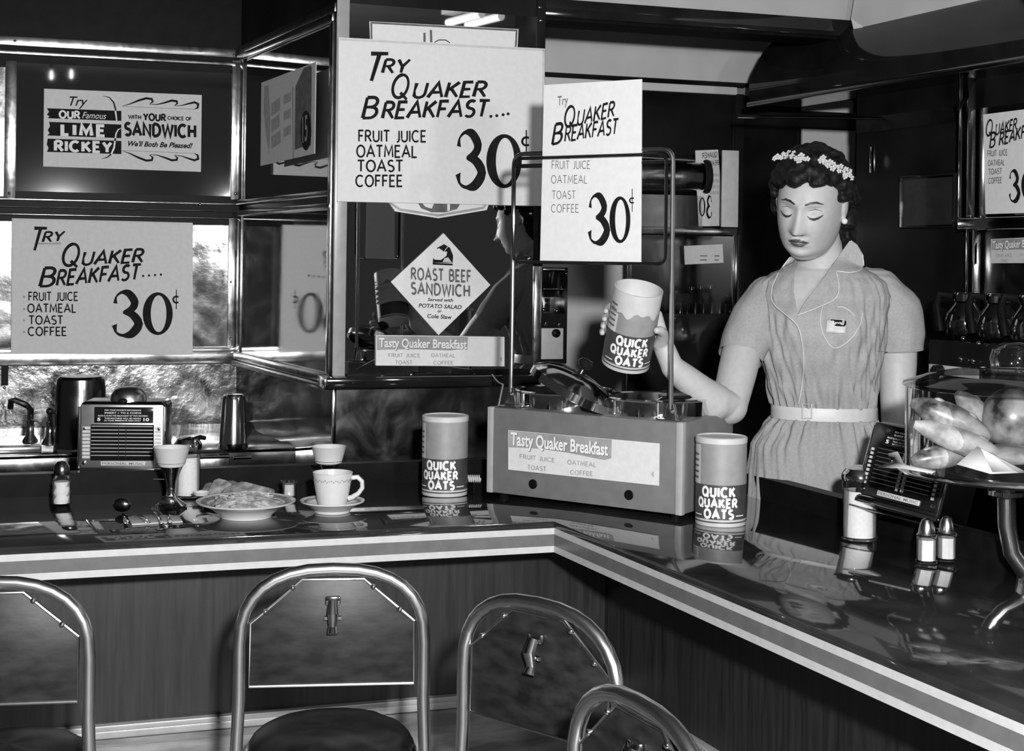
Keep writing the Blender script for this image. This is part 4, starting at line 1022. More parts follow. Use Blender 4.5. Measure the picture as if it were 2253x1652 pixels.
MB().lathe([(.07, ZC - pc.z), (.07, ZC - pc.z + .008), (.03, ZC - pc.z + .02)], 32, Matrix.Translation((.075, 0, 0))).build('base_disc', 'chrome_soft', case)
def roll(label, px, py, Y, L, r, rz, ry, m='bread'):
    p = at(px, py, Y)
    t = thing('bread_roll', label, 'bread', Matrix.Translation(p) @ Matrix.Rotation(rz, 4, 'Z') @ Matrix.Rotation(ry, 4, 'Y'), 'rolls in the pastry case')
    pts = [(-L / 2 + L * i / 10, 0, .12 * r * math.sin(PI * i / 10)) for i in range(11)]
    MB().tube(pts, [max(.004, r * (math.sin(PI * (i + .35) / 10.7)) ** .55) for i in range(11)], 14).build('crumb', m, t)
    for k in (-1, 0, 1): MB().ball((k * L * .2, -.1 * r, r * .80), (L * .085, r * .30, r * .28), 10, 6).build('slash', 'bread_pale', t)
roll('long dark glazed roll at the upper left of the pastry case', 2090, 925, 2.62, .15, .028, -.2, .42)
roll('pale long roll lying across the left of the pastry case', 2110, 972, 2.60, .17, .024, -.15, .36, 'bread_pale')
roll('short roll at the bottom left of the pastry case', 2068, 1008, 2.62, .11, .022, .1, -.12)
roll('cut roll standing upright near the middle of the pastry case', 2150, 915, 2.70, .12, .024, .2, .80, 'bread_pale')
tag(MB().ball((0, 0, 0), (.062, .055, .058), 28, 18, Matrix.Translation(at(2232, 920, 2.68))).build('round_loaf', 'bread'), 'big round glazed loaf at the right of the pastry case', 'bread')
tag(MB().ball((0, 0, 0), (.075, .05, .018), 24, 10, Matrix.Translation(at(2215, 1000, 2.62))).build('flat_bun', 'bread_pale'), 'flat pale bun under the round glazed loaf', 'bread')
pw = [at(1950, 1024, 2.58), at(1985, 1000, 2.60), at(2010, 1028, 2.56), at(2080, 1042, 2.52), at(2170, 1045, 2.50), at(2150, 990, 2.53), at(2100, 1030, 2.54)]
tag(MB().add([tuple(q) for q in [at(2105, 1022, 2.53), at(2150, 982, 2.55), at(2205, 1010, 2.55), at(2260, 1040, 2.53), at(2180, 1043, 2.51)]], [(0, 1, 2, 3, 4)]).build('napkin_sheet', 'paper'), 'white paper corner standing in front of the rolls', 'paper')
tag(MB().add([tuple(q) for q in [at(1953, 998, 2.60), at(1975, 993, 2.60), at(1990, 1022, 2.57), at(2060, 1036, 2.53), at(2050, 1041, 2.52), at(1985, 1030, 2.56), at(1930, 1028, 2.62), at(1962, 1015, 2.61)]], [(0, 1, 2, 7), (2, 3, 4, 5), (7, 2, 5, 6)]).build('paper_scrap', 'paper'), 'curled paper scrap sticking out at the left rim of the pastry stand', 'paper')

for o in bpy.data.objects:
    if o.name in ('napkin_sheet', 'paper_scrap'):
        md = o.modifiers.new('thickness', 'SOLIDIFY'); md.thickness = .0008

# ---------------------------------------------------------------- back bar things
def onb(px, py): return atz(px, py, ZB)
tb = onb(513, 986)
tum = thing('mixing_cup', 'upturned chrome mixing cup on the back bar by the steel corner', 'cup', TR(tb))
MB().lathe([(.046, .0), (.047, .003), (.044, .02), (.036, .155), (.033, .166), (.028, .170), (.001, .170)], 36).build('cup_body', 'chrome', tum)
p = onb(176, 992)
mx = thing('shaker_can', 'large dark metal canister standing behind the left jukebox selector', 'canister', TR(p))
MB().lathe([(.078, 0), (.078, .01), (.074, .19), (.070, .222), (.062, .230), (.001, .230)], 40).build('body', 'steel_dark', mx)
MB().lathe([(.0790, .0), (.0795, .012), (.0785, .014)], 40, cap=False).build('rim', 'chrome', mx)
sink = thing('bar_sink', 'shallow steel sink with raised rim at the far left of the back bar', 'sink', PS.M)
a = PS.loc(-120, 975); b = PS.loc(92, 975)
MB().box(a.x, b.x, .03, .30, ZB + .0005, ZB + .022).build('rim', 'chrome_soft', sink, bevel=.006)
MB().box(a.x + .03, b.x - .03, .06, .27, ZB + .0222, ZB + .0235).build('basin', 'steel_dark', sink)
def faucet(label, px, py, kind):
    p = onb(px, py); t = thing('faucet', label, 'faucet', TR(p), 'soda faucets')
    MB().lathe([(.024, .02), (.022, .03), (.012, .045), (.011, .085), (.012, .09)], 20, cap=False).build('base', 'chrome', t)
    if kind: MB().tube([(0, 0, .08), (0, 0, .125), (-.012, -.005, .138), (-.045, -.012, .152), (-.055, -.015, .150), (-.058, -.016, .125)], [.010, .010, .011, .010, .010, .008], 10).build('spout', 'chrome', t)
    else:
        MB().tube([(0, 0, .06), (0, 0, .12)], .007, 10).build('spout', 'chrome', t); MB().tube([(0, -.01, .118), (.055, -.012, .118)], .0045, 8).build('lever', 'chrome', t); MB().ball((0, 0, .122), .012, 12, 8).build('cap', 'black_gloss', t)
faucet('hooked chrome faucet over the bar sink at far left', 66, 988, 1)
faucet('chrome faucet with straight lever left of the large canister', 109, 992, 0)

# ---------------------------------------------------------------- far equipment
fx = thing('switch_panel', 'tall steel dispenser panel with levers beside the mirror pier', 'dispenser', PE.M)
PEo = PE
def erect(P, a, out, nm, m, par, th=.01, bv=.002): return rect(P, a[0], a[1], a[2], a[3], out, nm, m, par, th, bv)
erect(PE, (1194, 588, 1247, 800), 0.10, 'housing', 'black_gloss', fx, .09)
erect(PE, (1195, 590, 1244, 596), 0.112, 'trim_bar', 'steel_trim', fx)
erect(PE, (1196, 634, 1240, 638), 0.112, 'trim_bar', 'chrome', fx)
erect(PE, (1196, 653, 1243, 690), 0.108, 'lever_plate', 'steel_trim', fx)
erect(PE, (1200, 656, 1210, 686), 0.122, 'lever', 'black_gloss', fx)
erect(PE, (1188, 722, 1239, 790), 0.115, 'face_plate', 'title_strip', fx)
l = PE.loc(1223, 733, .12); MB().lathe([(.016, 0), (.016, .01), (.01, .014)], 16, Matrix.Translation((l.x, -.118, l.z)) @ Matrix.Rotation(PI / 2, 4, 'X')).build('knob', 'black_satin', fx)
for x, y in ((1200, 711), (1230, 713), (1196, 682), (1225, 684), (1245, 602)):
    l = PE.loc(x, y, .12); MB().ball((l.x, -.118, l.z), .008, 10, 6).build('stud', 'chrome', fx)

PG = PE.shifted(0.45)
gc = thing('glass_cabinet', 'glass fronted cabinet with a steel shelf behind the lifted canister', 'cabinet', PG.M)
g = lambda *a: erect(PG, a[0], a[1], a[2], a[3], gc, a[4] if len(a) > 4 else .01)
g((1384, 332, 1388, 790), 0.0, 'post', 'chrome', .01); g((1590, 330, 1624, 500), 0.0, 'side_reflection', 'title_strip', .01)  # pale side panel: bright steel reflection put into its colour
g((1400, 498, 1622, 518), 0.01, 'shelf', 'steel_trim', .36)
g((1614, 515, 1625, 700), 0.0, 'post', 'chrome', .02)
g((1384, 690, 1625, 860), 0.0, 'lower_front', 'black_gloss', .02)
l0, l1 = PG.loc(1388, 516), PG.loc(1614, 690)
MB().box(l0.x, l1.x, .0, .004, l1.z, l0.z).build('pane', 'glass_case', gc)
PH = PE.shifted(0.25)
ur = thing('steel_urn', 'steel urn lying on its side in the glass cabinet', 'urn', Matrix.Translation(at(1480, 388, PH.hit(1480, 388).y)) @ Matrix.Rotation(AL, 4, 'Z'))
MB().lathe([(.001, -.24), (.066, -.24), (.072, -.23), (.072, .10), (.066, .11)], 36, Matrix.Rotation(PI / 2, 4, 'Y'), cap=False).build('drum', 'steel_trim', ur)
MB().lathe([(.078, .10), (.082, .115), (.078, .13), (.001, .132)], 36, Matrix.Rotation(PI / 2, 4, 'Y'), cap=False).build('end_cap', 'black_gloss', ur)
MB().box(-.24, .1, -.05, .05, -.20, -.072).build('cradle', 'steel_dark', ur)
rc, f = card('breakfast_sign', PE, 0.30, [(1530, 331), (1580, 329), (1592, 497), (1537, 498)], 'pale card with reversed lettering added as the reflection of a breakfast sign', 'sign', m='card_box', thick=.003)  # card with flipped print, built to imitate a sign mirrored in steel
f.text('QUAKER', (1545, 348), (1578, 345), 11, 'ink_soft', .18, 0, .16, flip=True); f.text('BREAKFAST', (1552, 366), (1582, 362), 10, 'ink_soft', .18, 0, .16, flip=True)
for y in (388, 401, 414, 427): f.text('OATMEAL', (1562, y), (1583, y), 6, 'ink_pale', .2, 0, .2, flip=True)
f.three(1554, 1566, 432, 478, flip=True); f.zero(1538, 1552, 434, 476)
sc_, f = card('price_card', PG, 0.02, [(1505, 541), (1590, 537), (1592, 578), (1507, 582)], 'small grey price card stuck on the cabinet glass', 'sign', m='card_edge', thick=.002)
for x0, x1, y in ((1540, 1556, 563), (1572, 1583, 563), (1540, 1555, 572), (1572, 1581, 572)): f.line([(x0, y), (x1, y)], 2.5, 'ink_soft')
for k, (x, h) in enumerate(((1446, 640), (1486, 640), (1521, 632), (1540, 630), (1562, 628), (1604, 650))):
    p = at(x, 700, PE.hit(x, 700, .28).y)
    t = thing('syrup_bottle', ('first', 'second', 'third', 'fourth', 'fifth', 'last')[k] + ' dark bottle from the left in the glass cabinet row', 'bottle', Matrix.Translation(p), 'bottles in the glass cabinet')
    hh = (700 - h) / 3172.7 * p.y
    MB().lathe([(.001, 0), (.022, 0), (.024, .004), (.024, hh * .45), (.018, hh * .6), (.008, hh * .72), (.0075, hh * .95), (.010, hh * .96), (.010, hh), (.001, hh)], 20, cap=False).build('glass_body', 'black_gloss', t)
    MB().lathe([(.0105, hh * .94), (.0108, hh + .002), (.001, hh + .004)], 14, cap=False).build('stopper', 'chrome', t)
for k, x in enumerate((1496, 1512, 1530, 1548, 1566, 1584)):
    p = at(x, 722, PE.hit(x, 722, .36).y)
    t = thing('drinking_glass', ('first', 'second', 'third', 'fourth', 'fifth', 'sixth')[k] + ' clear tumbler from the left in front of the dark bottles', 'glass', Matrix.Translation(p), 'glasses in the glass cabinet')
    MB().lathe([(.001, .002), (.020, .002), (.022, 0), (.028, .09), (.027, .091), (.020, .006), (.001, .006)], 20, cap=False).build('glass_body', 'glass_thick', t)

# coffee stove behind the waitress
PFs = PF.shifted(0.40)
stv = thing('coffee_stove', 'black coffee stove with knobs behind the waitress at right', 'stove', PFs.M)
a, b = PFs.loc(2042, 770), PFs.loc(2500, 770); zs_ = PFs.loc(2190, 758).z; zb_ = PFs.loc(2100, 835).z
MB().box(a.x, b.x, 0.0, .36, zb_ - .25, zs_).build('body', 'black_gloss', stv, bevel=.006)
erect(PFs, (2043, 800, 2150, 834), 0.008, 'control_panel', 'title_strip', stv, .008)
l = PFs.loc(2056, 816, .03); MB().lathe([(.016, 0), (.016, .022), (.012, .026)], 20, Matrix.Translation((l.x, -.008, l.z)) @ Matrix.Rotation(PI / 2, 4, 'X')).build('knob', 'black_gloss', stv)
for x, y in ((2113, 790), (2140, 794), (2118, 745), (2152, 756)): 
    l = PFs.loc(x, y, .01); MB().ball((l.x, -.008, l.z), .007, 10, 6).build('pilot_stud', 'chrome', stv)
for k, (px, lab) in enumerate(((2122, 'glass coffee maker at the left of the stove row'), (2195, 'glass coffee maker with black handle in the middle of the stove row'), (2268, 'glass coffee maker cut by the right edge of the picture'))):
    p = PFs.hit(px, 757, -.12); p.z = zs_ + .001
    t = thing('coffee_maker', lab, 'coffee pot', TR(p, -.6), 'glass coffee makers on the stove')
    MB().lathe([(.001, .002), (.040, .002), (.052, .012), (.058, .040), (.050, .070), (.030, .095), (.026, .105), (.030, .110)], 32, cap=False).build('flask', 'glass_flask', t)
    MB().lathe([(.001, .004), (.048, .010), (.054, .038), (.051, .055), (.001, .055)], 28, cap=False).build('coffee', 'coffee', t)
    MB().lathe([(.032, .104), (.034, .122), (.030, .128), (.001, .130)], 28, cap=False).build('collar', 'chrome', t)
    MB().tube([(-.030, -.02, .118), (-.062, -.035, .122), (-.068, -.038, .09), (-.058, -.035, .02)], [.010, .012, .012, .011], 10).build('handle', 'black_satin', t)

# thin rail above the waitress
tag(MB().tube([at(1624, 256, 5.0), at(2060, 262, 4.75)], .006, 8).build('wall_rail', 'chrome'), 'thin chrome rail running above the waitress', 'rail')

# ---------------------------------------------------------------- counter chairs
def make_chair():
    t = thing('counter_chair', '', 'chair')
    hw, zt = .165, .834
    path = [(-hw - .012, -.006, .30), (-hw - .006, -.003, .45), (-hw, 0, .60), (-hw, 0, .70)]
    for i in range(1, 16):
        a = PI - PI * i / 16; path.append((hw * (abs(math.cos(a)) ** .8) * (1 if math.cos(a) > 0 else -1), 0, .70 + (zt - .70) * (math.sin(a) ** .8)))
    path += [(hw, 0, .70), (hw, 0, .60), (hw + .006, -.003, .45), (hw + .012, -.006, .30)]
    MB().tube(path, .0115, 14).build('hoop', 'tube_chrome', t, smooth=60)
    pw, z0, z1 = .147, .625, .815
    pb = MB().prism([(-pw, .0, z0), (pw, .0, z0), (pw, .0, .738), (.055, .0, z1), (-.055, .0, z1), (-pw, .0, .738)], (0, .014, 0)).build('back_panel', 'wood_board', t, bevel=.0015)
    ed = [(-pw, 0, z0), (pw, 0, z0), (pw, 0, .738), (.055, 0, z1), (-.055, 0, z1), (-pw, 0, .738)]
    MB().tube(ed, .0030, 8, closed=True).build('panel_edge', 'chrome_soft', pb)
    for x, z in ((-.120, .760), (-.072, .802), (.120, .760), (.072, .802)): MB().ball((x, -.004, z), .005, 10, 6).build('rivet', 'chrome', pb)
    cl = MB().box(-.014, .014, -.010, -.001, .770, .786).build('hat_clip', 'chrome', t, bevel=.003)
    MB().tube([(0, -.012, .778), (0, -.022, .758), (0, -.016, .735), (0, -.022, .722)], [.009, .011, .008, .010], 10).build('clip_tongue', 'chrome', cl)
    MB().tube([(-.015, -.012, .748), (.015, -.012, .748)], .004, 8).build('clip_pin', 'chrome', cl)
    st = MB().prism([(.165 * math.cos(2 * PI * i / 28), .19 + .165 * math.sin(2 * PI * i / 28), .420) for i in range(28)], (0, 0, .03)).build('seat_frame', 'chrome', t, bevel=.006)
    vs, fs = [], []
    for j in range(9):
        for i in range(28):
            r = .16 * math.cos(j / 8 * PI / 2) ** .5 if j < 8 else .001; a = 2 * PI * i / 28
            vs.append((r * math.cos(a), .19 + r * math.sin(a), .450 + .045 * math.sin(j / 8 * PI / 2) + .004 * noise.noise(Vector((r * math.cos(a) * 20, r * math.sin(a) * 20, 0)))))
    for j in range(8):
        for i in range(28): k = (i + 1) % 28; fs.append((j * 28 + i, j * 28 + k, (j + 1) * 28 + k, (j + 1) * 28 + i))
    MB().add(vs, fs).build('cushion', 'leather', t)
    MB().tube([(-hw - .010, -.004, .36), (-hw, .03, .41), (-hw + .02, .08, .425)], .010, 8).build('seat_arm', 'chrome', t); MB().tube([(hw + .010, -.004, .36), (hw, .03, .41), (hw - .02, .08, .425)], .010, 8).build('seat_arm', 'chrome', t)
    MB().lathe([(.15, 0), (.15, .012), (.05, .04), (.035, .06), (.035, .42)], 28, Matrix.Translation((0, .19, 0))).build('pedestal', 'chrome_soft', t)
    return t
chair = make_chair()
for k, (px, Y, rz, lab) in enumerate(((733, 2.60, .12, 'counter chair with chrome hoop back standing alone left of centre'),
                                       (-22, 2.46, .15, 'counter chair cut off by the left edge of the picture'),
                                       (1185, 2.36, -.72, 'counter chair turned toward the corner of the counter'),
                                       (1410, 1.84, -1.10, 'nearest counter chair at the bottom right of the row'))):
    t = chair if k == 0 else copy_tree(chair)
    d = ray(px, 1300); t.matrix_world = TR((d.x * Y, Y, 0), rz)
    tag(t, lab, 'chair', 'counter chairs')

# ================================================================ the waitress
def proj(p):
    v = Vector(p) - CAM; u, w = FPX * v.x / v.y, -FPX * v.z / v.y
    return (CX + u * _c - w * _s, YH + u * _s + w * _c)
def inside(x, y, poly):
    r = False; n = len(poly)
    for i in range(n):
        (x0, y0), (x1, y1) = poly[i], poly[(i + 1) % n]
        if (y0 > y) != (y1 > y) and x < (x1 - x0) * (y - y0) / (y1 - y0) + x0: r = not r
    return r
def lerp_table(tab, t):
    for i in range(len(tab) - 1):
        if tab[i][0] <= t <= tab[i + 1][0]:
            k = (t - tab[i][0]) / (tab[i + 1][0] - tab[i][0]); k2 = k * k * (3 - 2 * k) * .5 + k * .5
            return [a + (b - a) * k2 for a, b in zip(tab[i][1:], tab[i + 1][1:])]
    return list(tab[0][1:]) if t < tab[0][0] else list(tab[-1][1:])
YT = 3.70
# picture row: middle, half width (picture units at depth YT), half depth (m), forward lean (m)
TORSO = [(566, 1812, 52, .050, .00), (578, 1812, 66, .060, .00), (590, 1811, 88, .070, .01), (604, 1809, 116, .082, .012), (622, 1806, 136, .094, .015), (650, 1803, 146, .106, .02),
         (690, 1800, 140, .122, .03), (730, 1799, 137, .128, .035), (780, 1800, 130, .118, .03), (840, 1804, 117, .100, .02), (895, 1811, 107, .090, .01), (915, 1811, 108, .092, .01),
         (935, 1806, 122, .104, .01), (980, 1797, 144, .122, .01), (1040, 1795, 152, .130, .01), (1130, 1795, 160, .135, .01), (1430, 1795, 172, .15, .01)]
def torso(n_ring, n_seg, k=1.0, fold=True, r0=566, r1=1330):
    vs, fs = [], []
    yaw = -.16
    for j in range(n_ring + 1):
        py = r0 + (r1 - r0) * (j / n_ring) ** 1.15
        cx, hw, hd, fw = lerp_table(TORSO, py)
        c = at(cx, py, YT); c.y -= fw
        a, b = hw / FPX * YT * k, hd * k
        for i in range(n_seg):
            t = 2 * PI * i / n_seg; ct, st = math.cos(t), math.sin(t)
            e = 2 / 2.25; x = a * abs(ct) ** e * (1 if ct > 0 else -1); y = b * abs(st) ** e * (1 if st > 0 else -1)
            if fold:
                front = max(0, -st)
                wd = abs(py - 905); g = math.exp(-(wd / 75) ** 2) * (0 if wd < 10 else 1)
                f = .0065 * g * math.sin(t * 27 + 1.3 * math.sin(py * .03)) + .0030 * g * math.sin(t * 41 + 2)
                q = noise.noise(Vector((t * 5.5 + (py - 700) * .010, py * .010, 2.0))) ; f += .0105 * q * math.exp(-((py - 760) / 130) ** 2)
                q = noise.noise(Vector((t * 11 - (py - 700) * .014, py * .006, 7.0))); f += .0065 * q * (1 if 610 < py else 0)
                if 660 < py < 780: f += .010 * front * math.exp(-((abs(ct) - .42) / .22) ** 2) * math.exp(-((py - 715) / 40) ** 2)
                rr = math.hypot(x, y) or 1; x += x / rr * f; y += y / rr * f
            vs.append((c.x + x * math.cos(yaw) - y * math.sin(yaw), c.y + x * math.sin(yaw) + y * math.cos(yaw), c.z))
    for j in range(n_ring):
        for i in range(n_seg):
            l = (i + 1) % n_seg; fs.append((j * n_seg + i, j * n_seg + l, (j + 1) * n_seg + l, (j + 1) * n_seg + i))
    return vs, fs

# ---------------------------------------------------------------- head: one analytic front surface
HS = 1.13
HR = Matrix.Rotation(-.47, 3, 'Z') @ Matrix.Rotation(.33, 3, 'X') @ Matrix.Rotation(.12, 3, 'Y')
def gs(x, z, cx, cz, sx, sz): return math.exp(-((x - cx) / sx) ** 2 - ((z - cz) / sz) ** 2)
def half_w(z):
    if z >= 0: return .0715 * math.sqrt(max(0, 1 - (z / .104) ** 2)) ** .8
    t = min(1, -z / .116); return .0715 * (1 - .04 * t - .40 * t ** 3.0)
def disp(x, z):
    ax = abs(x); d = 0.0
    if -.05 < z < .02:
        t = max(0, min(1, (.012 - z) / .048)); d += (.005 + .021 * t ** 1.3) * math.exp(-(x / (.0090 + .0045 * t)) ** 2) * (1 if z > -.038 else math.exp(-((z + .038) / .0065) ** 2))
    d += .0070 * gs(x, z, 0, -.037, .0110, .0090) + .0055 * gs(ax, z, .0125, -.0405, .0060, .0065)
    d -= .0135 * gs(ax, z, .029, .004, .018, .0125); d += .0095 * gs(ax, z, .0315, -.0015, .0125, .0085)
    d += .0035 * gs(ax, z, .030, .0215, .022, .008) + .0065 * gs(ax, z, .040, -.036, .024, .026)
    d += .0060 * gs(x, z, 0, -.0605, .0170, .0050) + .0065 * gs(x, z, 0, -.0705, .0150, .0055) - .0040 * gs(x, z, 0, -.0655, .020, .0022)
    d += .0030 * gs(x, z, 0, -.060, .030, .020); d -= .0035 * gs(x, z, 0, -.0825, .020, .0065); d += .0095 * gs(x, z, 0, -.100, .022, .016)
    d -= .0025 * gs(x, z, 0, -.052, .0035, .006); d -= .0022 * gs(ax - .020 - .28 * (-.045 - z), z, 0, -.056, .0045, .014)
    return d
def y_front(x, z):
    w = half_w(z); q = min(.995, abs(x) / max(.01, w))
    b = .097 * (1 - .30 * max(0, z / .104) ** 2.5 - .12 * min(1, max(0, -z) / .112) ** 2)
    vert = math.sqrt(max(0, 1 - (z / .106) ** 2)) if z > 0 else (1 - .55 * min(1, max(0, (-z - .085) / .027)) ** 2 * .6)
    return -b * vert * (1 - q ** 2.3) ** .55 - disp(x, z) * (1 - q ** 4)
hv, hf = [], []
NZ, NA = 110, 120
for j in range(NZ + 1):
    z = -.116 + .219 * j / NZ; w = half_w(min(z, .1029))
    for i in range(NA):
        t = 2 * PI * i / NA; ct, st = math.cos(t), math.sin(t); x = w * abs(ct) ** .95 * (1 if ct > 0 else -1)
        if st < 0: y = y_front(x, z)
        else:
            bk = .098 * (math.sqrt(max(0, 1 - (z / .106) ** 2)) if z > 0 else max(.25, 1 - .75 * (-z / .112) ** 1.5)); y = bk * (1 - min(.999, abs(x) / max(.01, w)) ** 2.2) ** .5
        hv.append((x, y, z))
for j in range(NZ):
    for i in range(NA): l = (i + 1) % NA; hf.append((j * NA + i, j * NA + l, (j + 1) * NA + l, (j + 1) * NA + i))
hf.append(tuple(range(NA))[::-1]); hf.append(tuple(range(NZ * NA, (NZ + 1) * NA)))
eye_l = Vector((0, y_front(0, .003), .003)) * HS
HC0 = at(1757, 470, 3.52) - HR @ eye_l
HM = Matrix.Translation(HC0) @ HR.to_4x4() @ Matrix.Scale(HS, 4)
def hd(x, z, lift=.0008): return HM @ Vector((x, y_front(x, z) - lift, z))

body = MB()
body.add(hv, hf, HM)
for sx in (-1, 1):   # ears
    body.ball((sx * .074, .010, -.006), (.007, .017, .028), 14, 10, HM); body.ball((sx * .073, .004, -.030), (.006, .008, .009), 10, 8, HM)
body.ball((.0, -.026, -.104), (.038, .048, .021), 24, 14, HM); body.ball((.0, .004, -.098), (.052, .055, .036), 24, 14, HM)
nb = at(1812, 606, 3.70); nt_ = HM @ Vector((0, .030, -.055))
body.tube([nb + Vector((0, .02, -.03)), nb, nb * .5 + nt_ * .5, nt_, nt_ + (nt_ - nb) * .3], [.085, .070, .060, .060, .055], 44)
tv, tf = torso(40, 40, .89, False, 572, 1300); tf = tf + [tuple(range(40))[::-1], tuple(range(40 * 40, 41 * 40))]
body.add(tv, tf)
# her left arm hangs (right in the picture); her right arm lifts the canister
def limb(pts, seg=44): body.tube([p for p, r in pts], [r for p, r in pts], seg); [body.ball(p, r * 1.0, 24, 16) for p, r in pts]
limb([(at(1915, 650, 3.72), .045), (at(1955, 675, 3.73), .052), (at(1974, 740, 3.73), .052), (at(1975, 800, 3.73), .0485), (at(1974, 860, 3.72), .0445), (at(1974, 905, 3.71), .0415), (at(1975, 960, 3.70), .0400), (at(1978, 1040, 3.66), .032), (at(1978, 1090, 3.63), .027)])
EL_ = at(1604, 893, 3.52); WR = at(1480, 808, 3.425)
limb([(at(1712, 660, 3.70), .042), (at(1676, 680, 3.69), .050), (at(1640, 740, 3.65), .051), (at(1622, 820, 3.58), .048), (EL_, .0455), (at(1572, 884, 3.49), .0455), (at(1540, 862, 3.47), .041), (at(1508, 832, 3.445), .0335), (WR, .0280)])
def cp(th, h, r): a = math.radians(th); return HCAN @ Vector((r * math.cos(a), r * math.sin(a), h))
heel = WR * .45 + cp(28, -.030, CR + .020) * .55
body.tube([WR, heel, cp(40, -.022, CR + .018)], [.027, .026, .020], 16)
for k, h in enumerate((.026, .006, -.013, -.030)):
    L = (1.0, 1.04, 1.0, .92)[k]
    body.tube([heel, cp(45, h * .85 - .004, CR + .016), cp(74, h, CR + .013)], [.018, .015, .0115], 12)
    ths = [74, 96, 118, 140, 158, 172, 184 * (.98 + .02 * L)]
    body.tube([cp(t * (1 if t < 100 else (.96 + .04 * L)), h + .002 * math.sin(i), CR + .0098 + (.002 if i in (0, 3) else 0)) for i, t in enumerate(ths)], [.0110, .0102, .0100, .0096, .0090, .0084, .0068], 12)
    body.ball(cp(ths[-1], h, CR + .0090), .0072, 12, 8)
body.tube([heel, cp(14, -.040, CR + .018), cp(3, -.018, CR + .019), cp(-8, .000, CR + .017), cp(-20, .010, CR + .012), cp(-30, .012, CR + .0095)], [.021, .019, .0150, .0120, .0108, .0085], 14)
body.ball(cp(-31, .012, CR + .0095), .0083, 12, 8)
for s_ in (-1, 1):   # legs down to the floor behind the counter
    hp = at(1795 + s_ * 70, 1130, 3.72); X_ = hp.x
    limb([(Vector((X_, 3.71, .80)), .075), (Vector((X_, 3.71, .62)), .068), (Vector((X_, 3.72, .46)), .052), (Vector((X_, 3.73, .32)), .050), (Vector((X_, 3.73, .10)), .034), (Vector((X_, 3.72, .05)), .036)], 28)
    body.ball((X_, 3.68, .034), (.040, .115, .033), 20, 12)
me = bpy.data.meshes.new('person'); me.from_pydata(body.v, [], body.f); me.update()
tmp = bpy.data.objects.new('tmp_person', me); COL.objects.link(tmp)
rm = tmp.modifiers.new('r', 'REMESH'); rm.mode = 'VOXEL'; rm.voxel_size = .0024; rm.use_smooth_shade = True
sm = tmp.modifiers.new('s', 'SMOOTH'); sm.factor = .5; sm.iterations = 6
dg = bpy.context.evaluated_depsgraph_get(); dg.update()
me2 = bpy.data.meshes.new_from_object(tmp.evaluated_get(dg)); bpy.data.objects.remove(tmp); bpy.data.meshes.remove(me)
me2.name = 'person'; me2.materials.clear()
for p in me2.polygons: p.use_smooth = True
person = link('person', me2, 'skin')
tag(person, 'woman in pale uniform dress with flowers in dark hair lifting a canister', 'person')

# ---------------------------------------------------------------- dress
dv, df = torso(160, 200, 1.0, True, 566, 1420)
tree = BVHTree.FromPolygons([Vector(v) for v in dv], df)
NECK = [(1754, 694), (1744, 640), (1746, 590), (1752, 552), (1800, 530), (1874, 520), (1868, 540)]
keep = []
for q in df:
    c = sum((Vector(dv[i]) for i in q), Vector()) / 4
    x, y = proj(c)
    if c.y < YT - .01 and inside(x, y, NECK): continue
    keep.append(q)
MB().add(dv, keep).build('dress', 'dress', person, smooth=70)
def sleeve(pts, rs, name='sleeve'):
    n = len(pts); mb = MB(); pts = [Vector(p) for p in pts]; seg = 56; vs, fs = [], []
    m = 30; fine, fr = [], []
    for i in range(m + 1):
        t = i / m * (n - 1); k = min(n - 2, int(t)); u = t - k; fine.append(pts[k].lerp(pts[k + 1], u)); fr.append(rs[k] + (rs[k + 1] - rs[k]) * (u * u * (3 - 2 * u)))
    for i in range(m + 1):
        t = (fine[min(m, i + 1)] - fine[max(0, i - 1)]).normalized(); ux = Vector((1, 0, 0)); ux = (ux - t * ux.dot(t)).normalized(); w = t.cross(ux)
        for k in range(seg):
            a = 2 * PI * k / seg; g = math.exp(-(i / 9) ** 2)
            r = fr[i] * (1 + .045 * g * math.sin(a * 13 + i * .2) + .05 * noise.noise(Vector((math.cos(a) * 2, math.sin(a) * 2, i * .12))))
            vs.append(tuple(fine[i] + (ux * math.cos(a) + w * math.sin(a)) * r))
    for i in range(m):
        for k in range(seg): l = (k + 1) % seg; fs.append((i * seg + k, i * seg + l, (i + 1) * seg + l, (i + 1) * seg + k))
    mb.add(vs, fs + [tuple(range(seg))[::-1]]); return mb.build(name, 'dress', person, smooth=60)
sleeve([at(1890, 622, 3.71), at(1930, 640, 3.72), at(1965, 685, 3.73), at(1975, 735, 3.73), at(1977, 772, 3.73)], [.044, .060, .0725, .067, .0620])
sleeve([at(1725, 632, 3.71), at(1690, 655, 3.70), at(1660, 705, 3.67), at(1640, 752, 3.64), at(1628, 786, 3.62)], [.042, .055, .062, .060, .0575])
